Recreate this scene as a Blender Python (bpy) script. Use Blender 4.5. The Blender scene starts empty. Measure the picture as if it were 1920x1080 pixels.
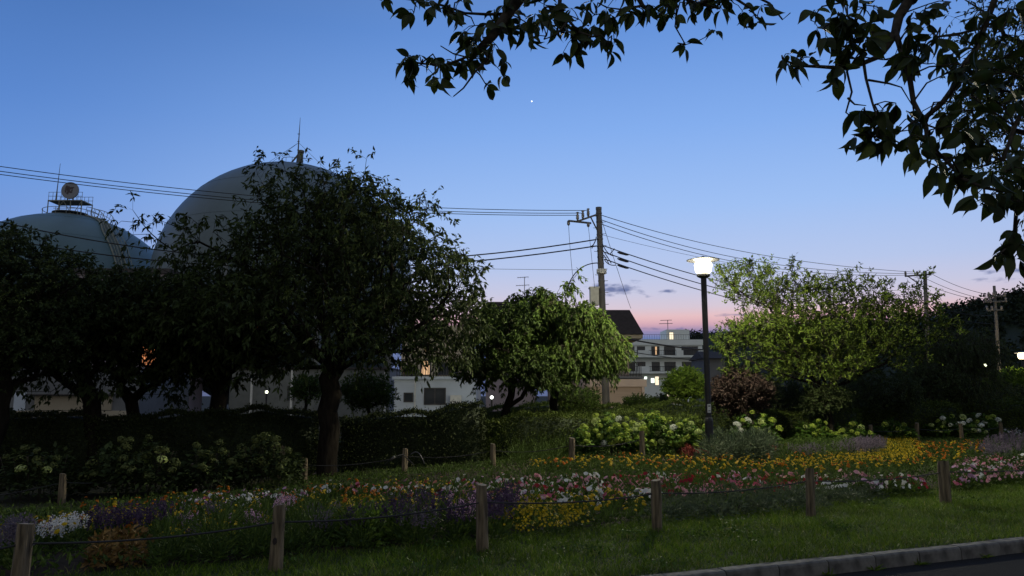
import bpy, math, random
import numpy as np
from mathutils import Vector, Matrix

# ------------------------------------------------------------------ camera
SC = bpy.context.scene
COL = SC.collection
PITCH = math.atan(200 / 1400)
CP, SP = math.cos(PITCH), math.sin(PITCH)
EYE = 1.6
cam_d = bpy.data.cameras.new('camera')
cam_d.sensor_width = 36.0
cam_d.lens = 36.0 * 1400 / 1920
cam_d.clip_end = 9000
cam_d.clip_start = 0.05
cam = bpy.data.objects.new('camera', cam_d)
COL.objects.link(cam)
cam.location = (0, 0, EYE)
cam.rotation_euler = (math.pi / 2 + PITCH, 0, 0)
SC.camera = cam

# ------------------------------------------------------------------ render / exposure
SC.render.engine = 'CYCLES'
SC.view_settings.view_transform = 'Standard'
SC.view_settings.look = 'None'
SC.view_settings.exposure = 0.0
SC.view_settings.gamma = 1.0
SC.cycles.use_denoising = True
SC.cycles.max_bounces = 5
SC.cycles.diffuse_bounces = 3
SC.cycles.transmission_bounces = 4
SC.cycles.sample_clamp_indirect = 4.0
SC.cycles.sample_clamp_direct = 5.0


def lin(r, g, b, k=1.0):
    f = lambda c: (c / 255 / 12.92 if c <= 10 else ((c / 255 + 0.055) / 1.055) ** 2.4) * k
    return (f(r), f(g), f(b), 1.0)


def ray(px, py):
    u, v = (px - 960) / 1400, (540 - py) / 1400
    return np.array([u, CP - v * SP, SP + v * CP])


def at(px, py, Y):
    """World point at distance Y (metres north of the viewer) seen at that spot of the photograph."""
    d = ray(px, py)
    return np.array([0, 0, EYE]) + d * (Y / d[1])


def proj(P):
    P = np.asarray(P, float)
    y, z = P[..., 1], P[..., 2] - EYE
    dep = y * CP + z * SP
    up = z * CP - y * SP
    return 960 + 1400 * P[..., 0] / dep, 540 - 1400 * up / dep


# ------------------------------------------------------------------ world: dusk sky after sunset
wd = bpy.data.worlds.new('World')
SC.world = wd
wd.use_nodes = True
nt = wd.node_tree
nt.nodes.clear()
NL = nt.links


def wn(t, **kw):
    n = nt.nodes.new(t)
    for k, v in kw.items():
        setattr(n, k, v)
    return n


def wm(op, a, b=None, c=None):
    n = wn('ShaderNodeMath', operation=op)
    for i, x in enumerate((a, b, c)):
        if x is None:
            continue
        if isinstance(x, (int, float)):
            n.inputs[i].default_value = x
        else:
            NL.new(x, n.inputs[i])
    return n.outputs[0]


def wramp(fac, stops):
    n = wn('ShaderNodeValToRGB')
    e = n.color_ramp.elements
    while len(e) < len(stops):
        e.new(0.5)
    for i, (p, c) in enumerate(stops):
        e[i].position = p
        e[i].color = c
    NL.new(fac, n.inputs[0])
    return n.outputs[0]


tc = wn('ShaderNodeTexCoord')
sep = wn('ShaderNodeSeparateXYZ')
NL.new(tc.outputs['Generated'], sep.inputs[0])
dx, dy, dz = sep.outputs
SAZ = math.radians(14)                                   # the sun went down a little right of the view axis
hd = wm('ADD', wm('MULTIPLY', dx, math.sin(SAZ)), wm('MULTIPLY', dy, math.cos(SAZ)))
sun_side = wn('ShaderNodeMapRange', interpolation_type='SMOOTHSTEP')
NL.new(hd, sun_side.inputs[0])
sun_side.inputs[1].default_value = 0.58
sun_side.inputs[2].default_value = 1.0
el = wm('MAXIMUM', dz, 0.0)
west = wramp(el, [
    (0.000, lin(92, 104, 140)), (0.074, lin(106, 124, 172)), (0.083, lin(152, 138, 176)), (0.091, lin(212, 168, 182)), (0.100, lin(231, 190, 193)),
    (0.113, lin(216, 200, 214)), (0.132, lin(202, 202, 226)), (0.165, lin(184, 200, 236)), (0.240, lin(160, 193, 244)),
    (0.340, lin(134, 176, 240)), (0.450, lin(108, 154, 226)), (0.62, lin(98, 130, 186)), (1.0, lin(134, 147, 170))])
north = wramp(el, [
    (0.000, lin(92, 98, 132)), (0.08, lin(128, 134, 178)), (0.15, lin(124, 154, 214)), (0.24, lin(106, 150, 219)),
    (0.33, lin(90, 135, 206)), (0.45, lin(74, 117, 184)), (0.62, lin(78, 110, 164)), (1.0, lin(134, 147, 170))])
mx = wn('ShaderNodeMix', data_type='RGBA')
NL.new(sun_side.outputs[0], mx.inputs[0])
NL.new(north, mx.inputs[6])
NL.new(west, mx.inputs[7])
# the eastern half, behind the viewer, is greyer and brightened to lift the foreground
east = wn('ShaderNodeMapRange', interpolation_type='SMOOTHSTEP')
NL.new(hd, east.inputs[0])
east.inputs[1].default_value = -0.5
east.inputs[2].default_value = 0.6
east.inputs[3].default_value = 0.0
east.inputs[4].default_value = 1.0
dusk = wramp(el, [(0.0, lin(160, 158, 154)), (0.2, lin(172, 170, 168)), (0.45, lin(160, 164, 172)), (1.0, lin(134, 147, 170))])
mul = wn('ShaderNodeMix', data_type='RGBA')
NL.new(east.outputs[0], mul.inputs[0])
NL.new(dusk, mul.inputs[6])
NL.new(mx.outputs[2], mul.inputs[7])
sky_col = mul.outputs[2]
# small dark evening clouds low in the west
nz = wn('ShaderNodeTexNoise')
nz.inputs['Scale'].default_value = 55.0
nz.inputs['Detail'].default_value = 6.0
mp = wn('ShaderNodeMapping')
mp.inputs['Scale'].default_value = (1, 1, 2.6)
NL.new(tc.outputs['Generated'], mp.inputs[0])
NL.new(mp.outputs[0], nz.inputs[0])
ydiv = wm('MAXIMUM', dy, 0.05)
tx, tz = wm('DIVIDE', dx, ydiv), wm('DIVIDE', dz, ydiv)
cmask = None
for px, py, sx, sy, amp in ((1158, 543, 42, 9, 1.0), (1128, 536, 16, 6, 0.9), (1252, 546, 9, 3, 0.62), (1372, 590, 34, 3, 0.5),
                            (1905, 508, 60, 5, 0.6), (1880, 523, 55, 4, 0.45), (1230, 616, 60, 3, 0.45), (1290, 626, 60, 3, 0.5)):
    d = ray(px, py)
    a = wm('DIVIDE', wm('SUBTRACT', tx, d[0] / d[1]), sx / 1400)
    b = wm('DIVIDE', wm('SUBTRACT', tz, d[2] / d[1]), sy / 1400)
    r2 = wm('ADD', wm('MULTIPLY', a, a), wm('MULTIPLY', b, b))
    g = wm('MULTIPLY', wm('EXPONENT', wm('MULTIPLY', r2, -0.8)), amp)
    cmask = g if cmask is None else wm('MAXIMUM', cmask, g)
front = wm('GREATER_THAN', dy, 0.05)
cm = wm('MULTIPLY', wm('ADD', cmask, wm('MULTIPLY', wm('SUBTRACT', nz.outputs[0], 0.5), 2.2)), wm('GREATER_THAN', cmask, 0.02))
cr = wn('ShaderNodeMapRange', interpolation_type='SMOOTHSTEP')
NL.new(wm('MULTIPLY', cm, front), cr.inputs[0])
cr.inputs[1].default_value = 0.18
cr.inputs[2].default_value = 1.0
cr.inputs[4].default_value = 0.85
cmix = wn('ShaderNodeMix', data_type='RGBA')
NL.new(cr.outputs[0], cmix.inputs[0])
NL.new(sky_col, cmix.inputs[6])
cmix.inputs[7].default_value = lin(84, 100, 150)
bg = wn('ShaderNodeBackground')
bg.inputs[1].default_value = 1.0
NL.new(cmix.outputs[2], bg.inputs[0])
wo = wn('ShaderNodeOutputWorld')
NL.new(bg.outputs[0], wo.inputs[0])

# ------------------------------------------------------------------ materials
M = {}


def newmat(name):
    m = bpy.data.materials.new(name)
    m.use_nodes = True
    m.node_tree.nodes.clear()
    M[name] = m
    return m, m.node_tree.nodes, m.node_tree.links


def solid(name, col, rough=0.7, metal=0.0, noise=0.25, scale=6.0, bump=0.0, spec=0.3, stretch=(1, 1, 1)):
    """Base colour broken up by noise, with optional fine relief."""
    m, N, L = newmat(name)
    o = N.new('ShaderNodeOutputMaterial')
    p = N.new('ShaderNodeBsdfPrincipled')
    p.inputs['Roughness'].default_value = rough
    p.inputs['Metallic'].default_value = metal
    p.inputs['Specular IOR Level'].default_value = spec
    t = N.new('ShaderNodeTexCoord')
    mpn = N.new('ShaderNodeMapping')
    mpn.inputs['Scale'].default_value = stretch
    n = N.new('ShaderNodeTexNoise')
    n.inputs['Scale'].default_value = scale
    n.inputs['Detail'].default_value = 8
    L.new(t.outputs['Object'], mpn.inputs[0])
    L.new(mpn.outputs[0], n.inputs[0])
    r = N.new('ShaderNodeValToRGB')
    r.color_ramp.elements[0].position = 0.3
    r.color_ramp.elements[1].position = 0.7
    r.color_ramp.elements[0].color = tuple(c * (1 - noise) for c in col[:3]) + (1,)
    r.color_ramp.elements[1].color = tuple(min(1, c * (1 + noise)) for c in col[:3]) + (1,)
    L.new(n.outputs[0], r.inputs[0])
    L.new(r.outputs[0], p.inputs['Base Color'])
    if bump:
        b = N.new('ShaderNodeBump')
        b.inputs['Strength'].default_value = bump
        b.inputs['Distance'].default_value = 0.02
        L.new(n.outputs[0], b.inputs['Height'])
        L.new(b.outputs[0], p.inputs['Normal'])
    L.new(p.outputs[0], o.inputs[0])
    return m


def leafy(name, ca, cb, trans=0.35, rough=0.6, cc=None, spec=.12, patch=1.6):
    """Leaves and petals: each leaf its own shade, part of the light passes through."""
    m, N, L = newmat(name)
    o = N.new('ShaderNodeOutputMaterial')
    g = N.new('ShaderNodeNewGeometry')
    r = N.new('ShaderNodeValToRGB')
    e = r.color_ramp.elements
    e[0].color = tuple(ca) + (1,)
    e[1].color = tuple(cb) + (1,)
    if cc:
        x = e.new(0.88)
        x.color = tuple(cb) + (1,)
        e[2].color = tuple(cc) + (1,)
    L.new(g.outputs['Random Per Island'], r.inputs[0])
    p = N.new('ShaderNodeBsdfPrincipled')
    p.inputs['Roughness'].default_value = rough
    p.inputs['Specular IOR Level'].default_value = spec
    # slow drift of tone from one clump to the next
    tcx, nsx, mrx, mlx = N.new('ShaderNodeTexCoord'), N.new('ShaderNodeTexNoise'), N.new('ShaderNodeMapRange'), N.new('ShaderNodeMix')
    nsx.inputs['Scale'].default_value = patch
    nsx.inputs['Detail'].default_value = 3
    L.new(tcx.outputs['Object'], nsx.inputs[0])
    L.new(nsx.outputs[0], mrx.inputs[0])
    mrx.inputs[1].default_value, mrx.inputs[2].default_value = .3, .7
    mrx.inputs[3].default_value, mrx.inputs[4].default_value = .62, 1.3
    mlx.data_type, mlx.blend_type = 'RGBA', 'MULTIPLY'
    mlx.clamp_result = False
    mlx.inputs[0].default_value = 1
    L.new(r.outputs[0], mlx.inputs[6])
    L.new(mrx.outputs[0], mlx.inputs[7])
    L.new(mlx.outputs[2], p.inputs['Base Color'])
    t = N.new('ShaderNodeBsdfTranslucent')
    L.new(mlx.outputs[2], t.inputs[0])
    mxs = N.new('ShaderNodeMixShader')
    mxs.inputs[0].default_value = trans
    L.new(p.outputs[0], mxs.inputs[1])
    L.new(t.outputs[0], mxs.inputs[2])
    L.new(mxs.outputs[0], o.inputs[0])
    return m


def glow(name, col, s):
    m, N, L = newmat(name)
    o = N.new('ShaderNodeOutputMaterial')
    e = N.new('ShaderNodeEmission')
    e.inputs[0].default_value = tuple(col[:3]) + (1,)
    e.inputs[1].default_value = s
    L.new(e.outputs[0], o.inputs[0])
    return m


leafy('leaf_cherry', (.020, .032, .009), (.046, .066, .017), .22)
leafy('leaf_cherry_near', (.020, .032, .010), (.050, .075, .020), .30, .42)
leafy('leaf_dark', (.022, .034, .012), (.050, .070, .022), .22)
leafy('leaf_weeping', (.024, .046, .008), (.064, .100, .016), .25)
leafy('leaf_broad', (.018, .034, .007), (.046, .074, .013), .25)
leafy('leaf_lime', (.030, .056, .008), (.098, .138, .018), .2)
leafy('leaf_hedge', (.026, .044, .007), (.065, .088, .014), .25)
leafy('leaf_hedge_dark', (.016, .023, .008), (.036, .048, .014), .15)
leafy('leaf_hydrangea', (.028, .062, .008), (.065, .120, .016), .3)
leafy('leaf_red', (.020, .014, .012), (.046, .030, .025), .2)
leafy('leaf_bed', (.030, .056, .010), (.075, .115, .022), .3)
leafy('leaf_grey', (.040, .060, .030), (.100, .125, .070), .25)
leafy('leaf_bright', (.070, .130, .014), (.150, .220, .030), .35)
leafy('leaf_willow', (.022, .034, .012), (.048, .066, .022), .3)
leafy('leaf_wood', (.010, .016, .008), (.022, .032, .014), .15)
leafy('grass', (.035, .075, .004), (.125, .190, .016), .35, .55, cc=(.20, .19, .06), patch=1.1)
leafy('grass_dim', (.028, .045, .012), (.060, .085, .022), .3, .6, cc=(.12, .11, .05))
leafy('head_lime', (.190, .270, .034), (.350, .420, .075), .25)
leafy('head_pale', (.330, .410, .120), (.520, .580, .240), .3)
leafy('head_shaded', (.060, .078, .022), (.125, .145, .050), .2)  # heads of the left bushes, darkened: their shade is put into the colour
leafy('head_white', (.600, .620, .520), (.780, .790, .700), .3)
PET = {'white': ((.50, .50, .50), (.70, .70, .69)), 'pink': ((.46, .20, .26), (.62, .36, .40)), 'rose': ((.36, .08, .14), (.50, .17, .23)),
       'red': ((.17, .010, .018), (.29, .025, .035)), 'mauve': ((.40, .22, .36), (.55, .36, .48)), 'yellow': ((.33, .22, .008), (.50, .36, .013)),
       'orange': ((.28, .075, .004), (.42, .14, .008)), 'purple': ((.036, .022, .050), (.080, .052, .098)), 'salmon': ((.44, .18, .13), (.56, .27, .20)),
       'gold': ((.27, .20, .008), (.44, .33, .014)), 'coleus': ((.10, .055, .016), (.24, .15, .05)), 'maroon': ((.10, .02, .02), (.20, .05, .035)),
       'lavender': ((.085, .070, .095), (.15, .125, .16))}
for k, (a, b) in PET.items():
    leafy('petal_' + k, a, b, .3, .6)
solid('bark', (.013, .011, .009), 1.0, noise=.5, scale=14, bump=.8, stretch=(1, 1, .25), spec=.05)
solid('bark_near', (.040, .034, .028), 1.0, noise=.4, scale=40, bump=.3, spec=.05)
solid('twig', (.040, .034, .024), .9, noise=.3, scale=10)
solid('soil', (.030, .023, .017), 1.0, noise=.5, scale=9, bump=1.0, spec=.1)
solid('lawn_soil', (.030, .040, .014), 1.0, noise=.5, scale=5, bump=.8, spec=.1)
solid('ground', (.035, .035, .025), 1.0, noise=.4, scale=.4, spec=.1)
solid('path', (.12, .105, .095), .95, noise=.2, scale=18, bump=.4, spec=.15)
solid('asphalt', (.022, .022, .023), 1.0, noise=.45, scale=120, bump=.7, spec=.05)
solid('kerb', (.095, .090, .080), .95, noise=.5, scale=9, bump=.6)
solid('post_wood', (.105, .082, .052), .9, noise=.75, scale=22, bump=1.0, stretch=(1.4, 1.4, .16))
solid('post_top', (.17, .14, .105), .9, noise=.3, scale=30, bump=.5)
solid('rope', (.020, .020, .022), .8, noise=.2, scale=60, bump=.3)
solid('lamp_post', (.018, .018, .020), .45, noise=.2, scale=8)
solid('plate', (.55, .55, .53), .6, noise=.1, scale=20)
solid('plate_mark', (.06, .06, .07), .6)
solid('concrete_pole', (.10, .093, .085), .9, noise=.25, scale=5, bump=.2, stretch=(1, 1, .3))
solid('pole_steel', (.10, .10, .105), .55, .4, noise=.2, scale=10)
solid('insulator', (.16, .15, .15), .35, noise=.1)
solid('box_grey', (.50, .50, .47), .6, noise=.12, scale=6)
solid('wire', (.012, .012, .013), .7, noise=.1)
solid('tank_big', (.074, .106, .120), .42, noise=.16, scale=.3, spec=.4, stretch=(1, 1, .3))
solid('tank_teal', (.064, .118, .136), .42, noise=.16, scale=.3, spec=.4, stretch=(1, 1, .3))
solid('tank_steel', (.12, .127, .12), .55, noise=.15, scale=2)
solid('stair_rail', (.20, .21, .17), .6, noise=.1)
solid('sign_face', (.20, .21, .235), .6, noise=.08, scale=2)
solid('sign_mark', (.07, .055, .06), .7, noise=.3, scale=4)
solid('wall_white', (.42, .47, .53), .85, noise=.06, scale=1.4)
solid('wall_apartment', (.76, .80, .76), .85, noise=.06, scale=.6)
solid('wall_cream', (.32, .28, .21), .9, noise=.10, scale=1.2)
solid('wall_beige', (.56, .43, .34), .9, noise=.08, scale=1.5)
solid('wall_mauve', (.29, .25, .28), .9, noise=.08, scale=1)
solid('wall_grey', (.13, .135, .14), .9, noise=.1, scale=1)
solid('shutter', (.44, .33, .25), .7, noise=.08, scale=3, stretch=(.2, .2, 5))
solid('roof_dark', (.028, .022, .021), .85, noise=.3, scale=5, bump=.4)
solid('trim_dark', (.05, .045, .045), .7, noise=.2)
solid('timber', (.26, .19, .14), .8, noise=.3, scale=8)
m_, N_, L_ = newmat('glass')
o_ = N_.new('ShaderNodeOutputMaterial')
p_ = N_.new('ShaderNodeBsdfPrincipled')
p_.inputs['Base Color'].default_value = (.03, .035, .04, 1)
p_.inputs['Roughness'].default_value = .08
L_.new(p_.outputs[0], o_.inputs[0])
glow('lit_warm', (1.0, .62, .34), .75)
glow('lit_cream', (1.0, .86, .62), 1.2)
glow('lit_pale', (.86, 1.0, .86), 1.6)
glow('lit_orange', (1.0, .36, .14), .75)
glow('lamp_globe', (1.0, .92, .66), 1900.0)
glow('lamp_far', (1.0, .80, .46), 1500.0)
glow('lamp_small', (.95, 1.0, .62), 30.0)
glow('lamp_garden', (.93, 1.0, .92), 40.0)
glow('lamp_yard', (.95, 1.0, .70), 60.0)
glow('star', (1.0, .97, .92), 2.5)

# ------------------------------------------------------------------ mesh helpers


class MB:
    """Collects simple shapes into one mesh."""

    def __init__(self):
        self.v, self.f, self.mi = [], [], []
        self.cur = 0

    def add(self, V, F):
        o = len(self.v)
        self.v += [tuple(map(float, p)) for p in V]
        self.f += [tuple(i + o for i in q) for q in F]
        self.mi += [self.cur] * len(F)
        return self

    def box(self, a, b):
        x0, y0, z0 = a
        x1, y1, z1 = b
        return self.add([(x0, y0, z0), (x1, y0, z0), (x1, y1, z0), (x0, y1, z0), (x0, y0, z1), (x1, y0, z1), (x1, y1, z1), (x0, y1, z1)],
                        [(0, 3, 2, 1), (4, 5, 6, 7), (0, 1, 5, 4), (1, 2, 6, 5), (2, 3, 7, 6), (3, 0, 4, 7)])

    def tube(self, pts, rad, n=6, cap=True):
        pts = [np.array(p, float) for p in pts]
        k = len(pts)
        if not hasattr(rad, '__len__'):
            rad = [rad] * k
        u = None
        V, F = [], []
        for i in range(k):
            t = pts[min(i + 1, k - 1)] - pts[max(i - 1, 0)]
            t = t / (np.linalg.norm(t) + 1e-9)
            if u is None:
                h = np.array([0, 0, 1.]) if abs(t[2]) < .9 else np.array([1., 0, 0])
                u = np.cross(t, h)
            u = u - t * np.dot(u, t)
            u /= np.linalg.norm(u) + 1e-9
            w = np.cross(t, u)
            for j in range(n):
                a = 2 * math.pi * j / n
                V.append(pts[i] + rad[i] * (math.cos(a) * u + math.sin(a) * w))
        for i in range(k - 1):
            for j in range(n):
                F.append((i * n + j, i * n + (j + 1) % n, (i + 1) * n + (j + 1) % n, (i + 1) * n + j))
        if cap:
            F.append(tuple(range(n - 1, -1, -1)))
            F.append(tuple((k - 1) * n + j for j in range(n)))
        return self.add(V, F)

    def lathe(self, prof, n=16, c=(0, 0, 0)):
        V, F = [], []
        for r, z in prof:
            for j in range(n):
                a = 2 * math.pi * j / n
                V.append((c[0] + r * math.cos(a), c[1] + r * math.sin(a), c[2] + z))
        for i in range(len(prof) - 1):
            for j in range(n):
                F.append((i * n + j, i * n + (j + 1) % n, (i + 1) * n + (j + 1) % n, (i + 1) * n + j))
        F.append(tuple(range(n - 1, -1, -1)))
        F.append(tuple((len(prof) - 1) * n + j for j in range(n)))
        return self.add(V, F)

    def mesh(self, name, mats, smooth=False):
        me = bpy.data.meshes.new(name)
        me.from_pydata(self.v, [], self.f)
        for m in (mats if isinstance(mats, (list, tuple)) else [mats]):
            me.materials.append(M[m])
        if self.cur:
            me.polygons.foreach_set('material_index', self.mi)
        if smooth:
            me.polygons.foreach_set('use_smooth', [True] * len(me.polygons))
        me.update()
        return me

    def build(self, name, mats, parent=None, smooth=False):
        return link(name, self.mesh(name, mats, smooth), parent)


def link(name, data, parent=None):
    o = bpy.data.objects.new(name, data)
    COL.objects.link(o)
    if parent is not None:
        o.parent = parent
    return o


def bulk(name, V, F, mat, parent=None, smooth=False):
    """Large meshes from numpy arrays; all faces have the same number of corners."""
    V = np.ascontiguousarray(V, np.float32)
    F = np.ascontiguousarray(F, np.int32)
    me = bpy.data.meshes.new(name)
    k = F.shape[1]
    me.vertices.add(len(V))
    me.vertices.foreach_set('co', V.ravel())
    me.loops.add(F.size)
    me.loops.foreach_set('vertex_index', F.ravel())
    me.polygons.add(len(F))
    me.polygons.foreach_set('loop_start', np.arange(len(F), dtype=np.int32) * k)
    me.polygons.foreach_set('loop_total', np.full(len(F), k, np.int32))
    if smooth:
        me.polygons.foreach_set('use_smooth', np.ones(len(F), bool))
    me.materials.append(M[mat])
    me.update(calc_edges=True)
    return link(name, me, parent)


def tag(o, label, cat, group=None, kind=None):
    o['label'] = label
    o['category'] = cat
    if group:
        o['group'] = group
    if kind:
        o['kind'] = kind
    return o


def thing(name, loc, label, cat, group=None):
    o = link(name, None)
    o.empty_display_size = .1
    o.location = tuple(map(float, loc))
    return tag(o, label, cat, group)


def struct(o):
    o['kind'] = 'structure'
    return o


def stuff(o, label=None, cat=None):
    o['kind'] = 'stuff'
    if label:
        o['label'] = label
        o['category'] = cat
    return o


def sstep(a, b, x):
    t = np.clip((x - a) / (b - a), 0, 1)
    return t * t * (3 - 2 * t)


def G(x, y):
    """Height of the garden ground: falls gently away to the back left."""
    x, y = np.asarray(x, float), np.asarray(y, float)
    return -0.5 * sstep(7, 16, y) * sstep(3, -8, x) + 0.012 * np.sin(1.7 * x + .6) * np.cos(1.3 * y) * sstep(6, 9, y)


def on_ground(px, py):
    """Garden ground point under a spot of the photograph."""
    d = ray(px, py)
    t = 5.0
    for _ in range(60):
        p = np.array([0, 0, EYE]) + d * t
        h = p[2] - float(G(p[0], p[1]))
        t += h / (-d[2] + 1e-6) * .8
    return np.array([0, 0, EYE]) + d * t


def leaves(P, D, Nn, L, W):
    """Folded pointed leaves: P base points, D leaf axis, Nn rough normals, L length, W width."""
    n = len(P)
    D = D / (np.linalg.norm(D, axis=1, keepdims=True) + 1e-9)
    S = np.cross(D, Nn)
    S /= np.linalg.norm(S, axis=1, keepdims=True) + 1e-9
    U = np.cross(S, D)
    L = np.broadcast_to(L, (n,))[:, None]
    W = np.broadcast_to(W, (n,))[:, None]
    V = np.empty((n, 4, 3))
    V[:, 0] = P
    V[:, 1] = P + D * L * .42 + S * W * .5 + U * W * .16
    V[:, 2] = P + D * L - U * L * .10
    V[:, 3] = P + D * L * .42 - S * W * .5 + U * W * .16
    i = np.arange(n)[:, None] * 4
    F = np.concatenate([i + np.array([[0, 2, 1]]), i + np.array([[0, 3, 2]])])
    return V.reshape(-1, 3), F


def rnd_dirs(rng, n):
    d = rng.normal(size=(n, 3))
    return d / np.linalg.norm(d, axis=1, keepdims=True)


def subdivide(poly, step):
    out = [np.array(poly[0], float)]
    for a, b in zip(poly[:-1], poly[1:]):
        a, b = np.array(a, float), np.array(b, float)
        k = max(1, int(np.linalg.norm(b - a) / step))
        for i in range(1, k + 1):
            out.append(a + (b - a) * i / k)
    return out


def grow(rng, limbs, ells, n, step=.45, alpha=.28, trunk_r=.2, tip=.006, shell=2.0):
    """Skeleton: given limbs (polylines, first is the trunk), then points in the crown volumes joined to the nearest wood."""
    nodes, par, plen = [], [], []
    for li, poly in enumerate(limbs):
        pts = subdivide(poly, step * .8)
        if li == 0:
            prev = -1
        else:
            A = np.array(nodes)
            prev = int(np.argmin(((A - pts[0]) ** 2).sum(1)))
            pts = pts[1:]
        for p in pts:
            j = np.array([0, 0, 0]) if li == 0 and len(nodes) < 2 else rng.normal(size=3) * step * .10
            nodes.append(np.array(p) + j)
            par.append(prev)
            plen.append(0 if prev < 0 else plen[prev] + np.linalg.norm(nodes[-1] - nodes[prev]))
            prev = len(nodes) - 1
    w = np.array([e[2] for e in ells], float)
    w /= w.sum()
    which = rng.choice(len(ells), n, p=w)
    d = rnd_dirs(rng, n) * (rng.random((n, 1)) ** (1 / (shell + 1)))
    C = np.array([e[0] for e in ells])[which]
    R = np.array([e[1] for e in ells])[which]
    T = C + d * R
    best = np.full(n, 1e9)
    bi = np.zeros(n, int)
    alive = np.ones(n, bool)

    def relax(k):
        c = np.linalg.norm(T - nodes[k], axis=1) + alpha * plen[k] + .25 * np.maximum(0, nodes[k][2] - T[:, 2])
        m = c < best
        best[m] = c[m]
        bi[m] = k
    for k in range(len(nodes)):
        relax(k)
    for _ in range(n):
        i = int(np.argmin(np.where(alive, best, 1e9)))
        alive[i] = False
        a = nodes[bi[i]]
        L = np.linalg.norm(T[i] - a)
        k = max(1, int(round(L / step)))
        prev = int(bi[i])
        side = rng.normal(size=3) * L * .10
        for s in range(1, k + 1):
            t = s / k
            p = a + (T[i] - a) * t + side * math.sin(math.pi * t) + np.array([0, 0, .10 * L * math.sin(math.pi * t)])
            nodes.append(p)
            par.append(prev)
            plen.append(plen[prev] + np.linalg.norm(p - nodes[prev]))
            prev = len(nodes) - 1
            relax(prev)
    nodes, par = np.array(nodes), np.array(par)
    rad = np.zeros(len(nodes))
    E = 2.25
    for k in range(len(nodes) - 1, -1, -1):
        rad[k] = max(tip ** E, rad[k])
        if par[k] >= 0:
            rad[par[k]] += rad[k]
    rad = rad ** (1 / E)
    rad = tip + (rad - tip) * (trunk_r - tip) / (rad[0] - tip)
    return nodes, par, rad


def wood(nodes, par, rad, name, mat, parent):
    """Tapered limbs along the skeleton: each chain follows the thickest child."""
    kids = [[] for _ in nodes]
    for k, p in enumerate(par):
        if p >= 0:
            kids[p].append(k)
    mb = MB()
    stack = [(0, -1)]
    while stack:
        s, frm = stack.pop()
        chain = [frm, s] if frm >= 0 else [s]
        k = s
        while kids[k]:
            ks = sorted(kids[k], key=lambda q: -rad[q])
            for q in ks[1:]:
                stack.append((q, k))
            k = ks[0]
            chain.append(k)
        rr = [rad[q] for q in chain]
        if frm >= 0:
            rr[0] = min(rr[0], rr[1] * 1.25)
        mx_ = max(rr)
        mb.tube([nodes[q] for q in chain], rr, 10 if mx_ > .1 else (6 if mx_ > .03 else 4), cap=False)
    return mb.build(name, mat, parent, smooth=True)


def foliage(rng, nodes, par, rad, thin, twigs, per, L, W, mode, tl=(.3, .6), sparse=None):
    """Leaf positions on short twigs that leave the thin wood."""
    idx = np.where(rad < thin)[0]
    idx = idx[par[idx] >= 0]
    if sparse is not None:
        idx = idx[rng.random(len(idx)) < sparse(nodes[idx])]
    base = np.repeat(nodes[idx], twigs, axis=0)
    out = nodes[idx] - nodes[par[idx]]
    out /= np.linalg.norm(out, axis=1, keepdims=True) + 1e-9
    out = np.repeat(out, twigs, axis=0)
    n = len(base)
    bias = {'cherry': (0, 0, .15), 'weep': (0, 0, -.75), 'up': (0, 0, .75), 'bush': (0, 0, .25)}[mode]
    td = out * .7 + rnd_dirs(rng, n) * .9 + np.array(bias)
    td /= np.linalg.norm(td, axis=1, keepdims=True) + 1e-9
    ln = rng.uniform(tl[0], tl[1], n)
    t = np.sort(rng.uniform(.15, 1.0, (n, per)) ** .75, axis=1)
    droop = {'cherry': .25, 'weep': .55, 'up': .05, 'bush': .1}[mode]
    P = base[:, None] + td[:, None] * (ln[:, None] * t)[..., None]
    P[..., 2] -= droop * ln[:, None] * t ** 2
    ends = base + td * ln[:, None]
    ends[:, 2] -= droop * ln
    mid = base + td * ln[:, None] * .5
    mid[:, 2] -= droop * ln * .25
    P = P.reshape(-1, 3)
    m = len(P)
    tdl = np.repeat(td, per, axis=0)
    down = {'cherry': -.75, 'weep': -.85, 'up': -.1, 'bush': -.1}[mode]
    D = tdl * .5 + rnd_dirs(rng, m) * .75 + np.array([0, 0, down])
    Nn = rnd_dirs(rng, m) + np.array([0, 0, .8])
    Lr = rng.uniform(L[0], L[1], m)
    return P, D, Nn, Lr, Lr * rng.uniform(W * .85, W * 1.15, m), (base, mid, ends)


def twig_mesh(tw, r, mb=None):
    b, m, e = tw
    n = len(b)
    V = []
    off = np.array([[r, 0, 0], [-r * .5, r * .87, 0], [-r * .5, -r * .87, 0]])
    V = np.concatenate([b[:, None] + off, m[:, None] + off * .8, e[:, None] + off * .5], axis=1)
    i = np.arange(n)[:, None] * 9
    F = []
    for s in (0, 3):
        for j in range(3):
            k = (j + 1) % 3
            F.append(i + np.array([[s + j, s + k, s + 3 + k, s + 3 + j]]))
    return V.reshape(-1, 3), np.concatenate(F)


def E(px, py, rx, ry, Y, rd, w=1.0):
    """A crown lobe: centre and half-sizes as seen, at distance Y with half-depth rd metres."""
    s = Y / 1400
    return (at(px, py, Y), np.array([rx * s, rd, ry * s]), rx * ry * s * s * rd * w)


GAPS = [(276, 660, 26, 30), (60, 665, 10, 14), (500, 733, 14, 12)]


def thinned(P):
    a_, b_ = proj(P)
    m_ = np.ones(len(P))
    for gx, gy, rx, ry in GAPS:
        m_[((a_ - gx) / rx) ** 2 + ((b_ - gy) / ry) ** 2 < 1] = .05
    return m_


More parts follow.
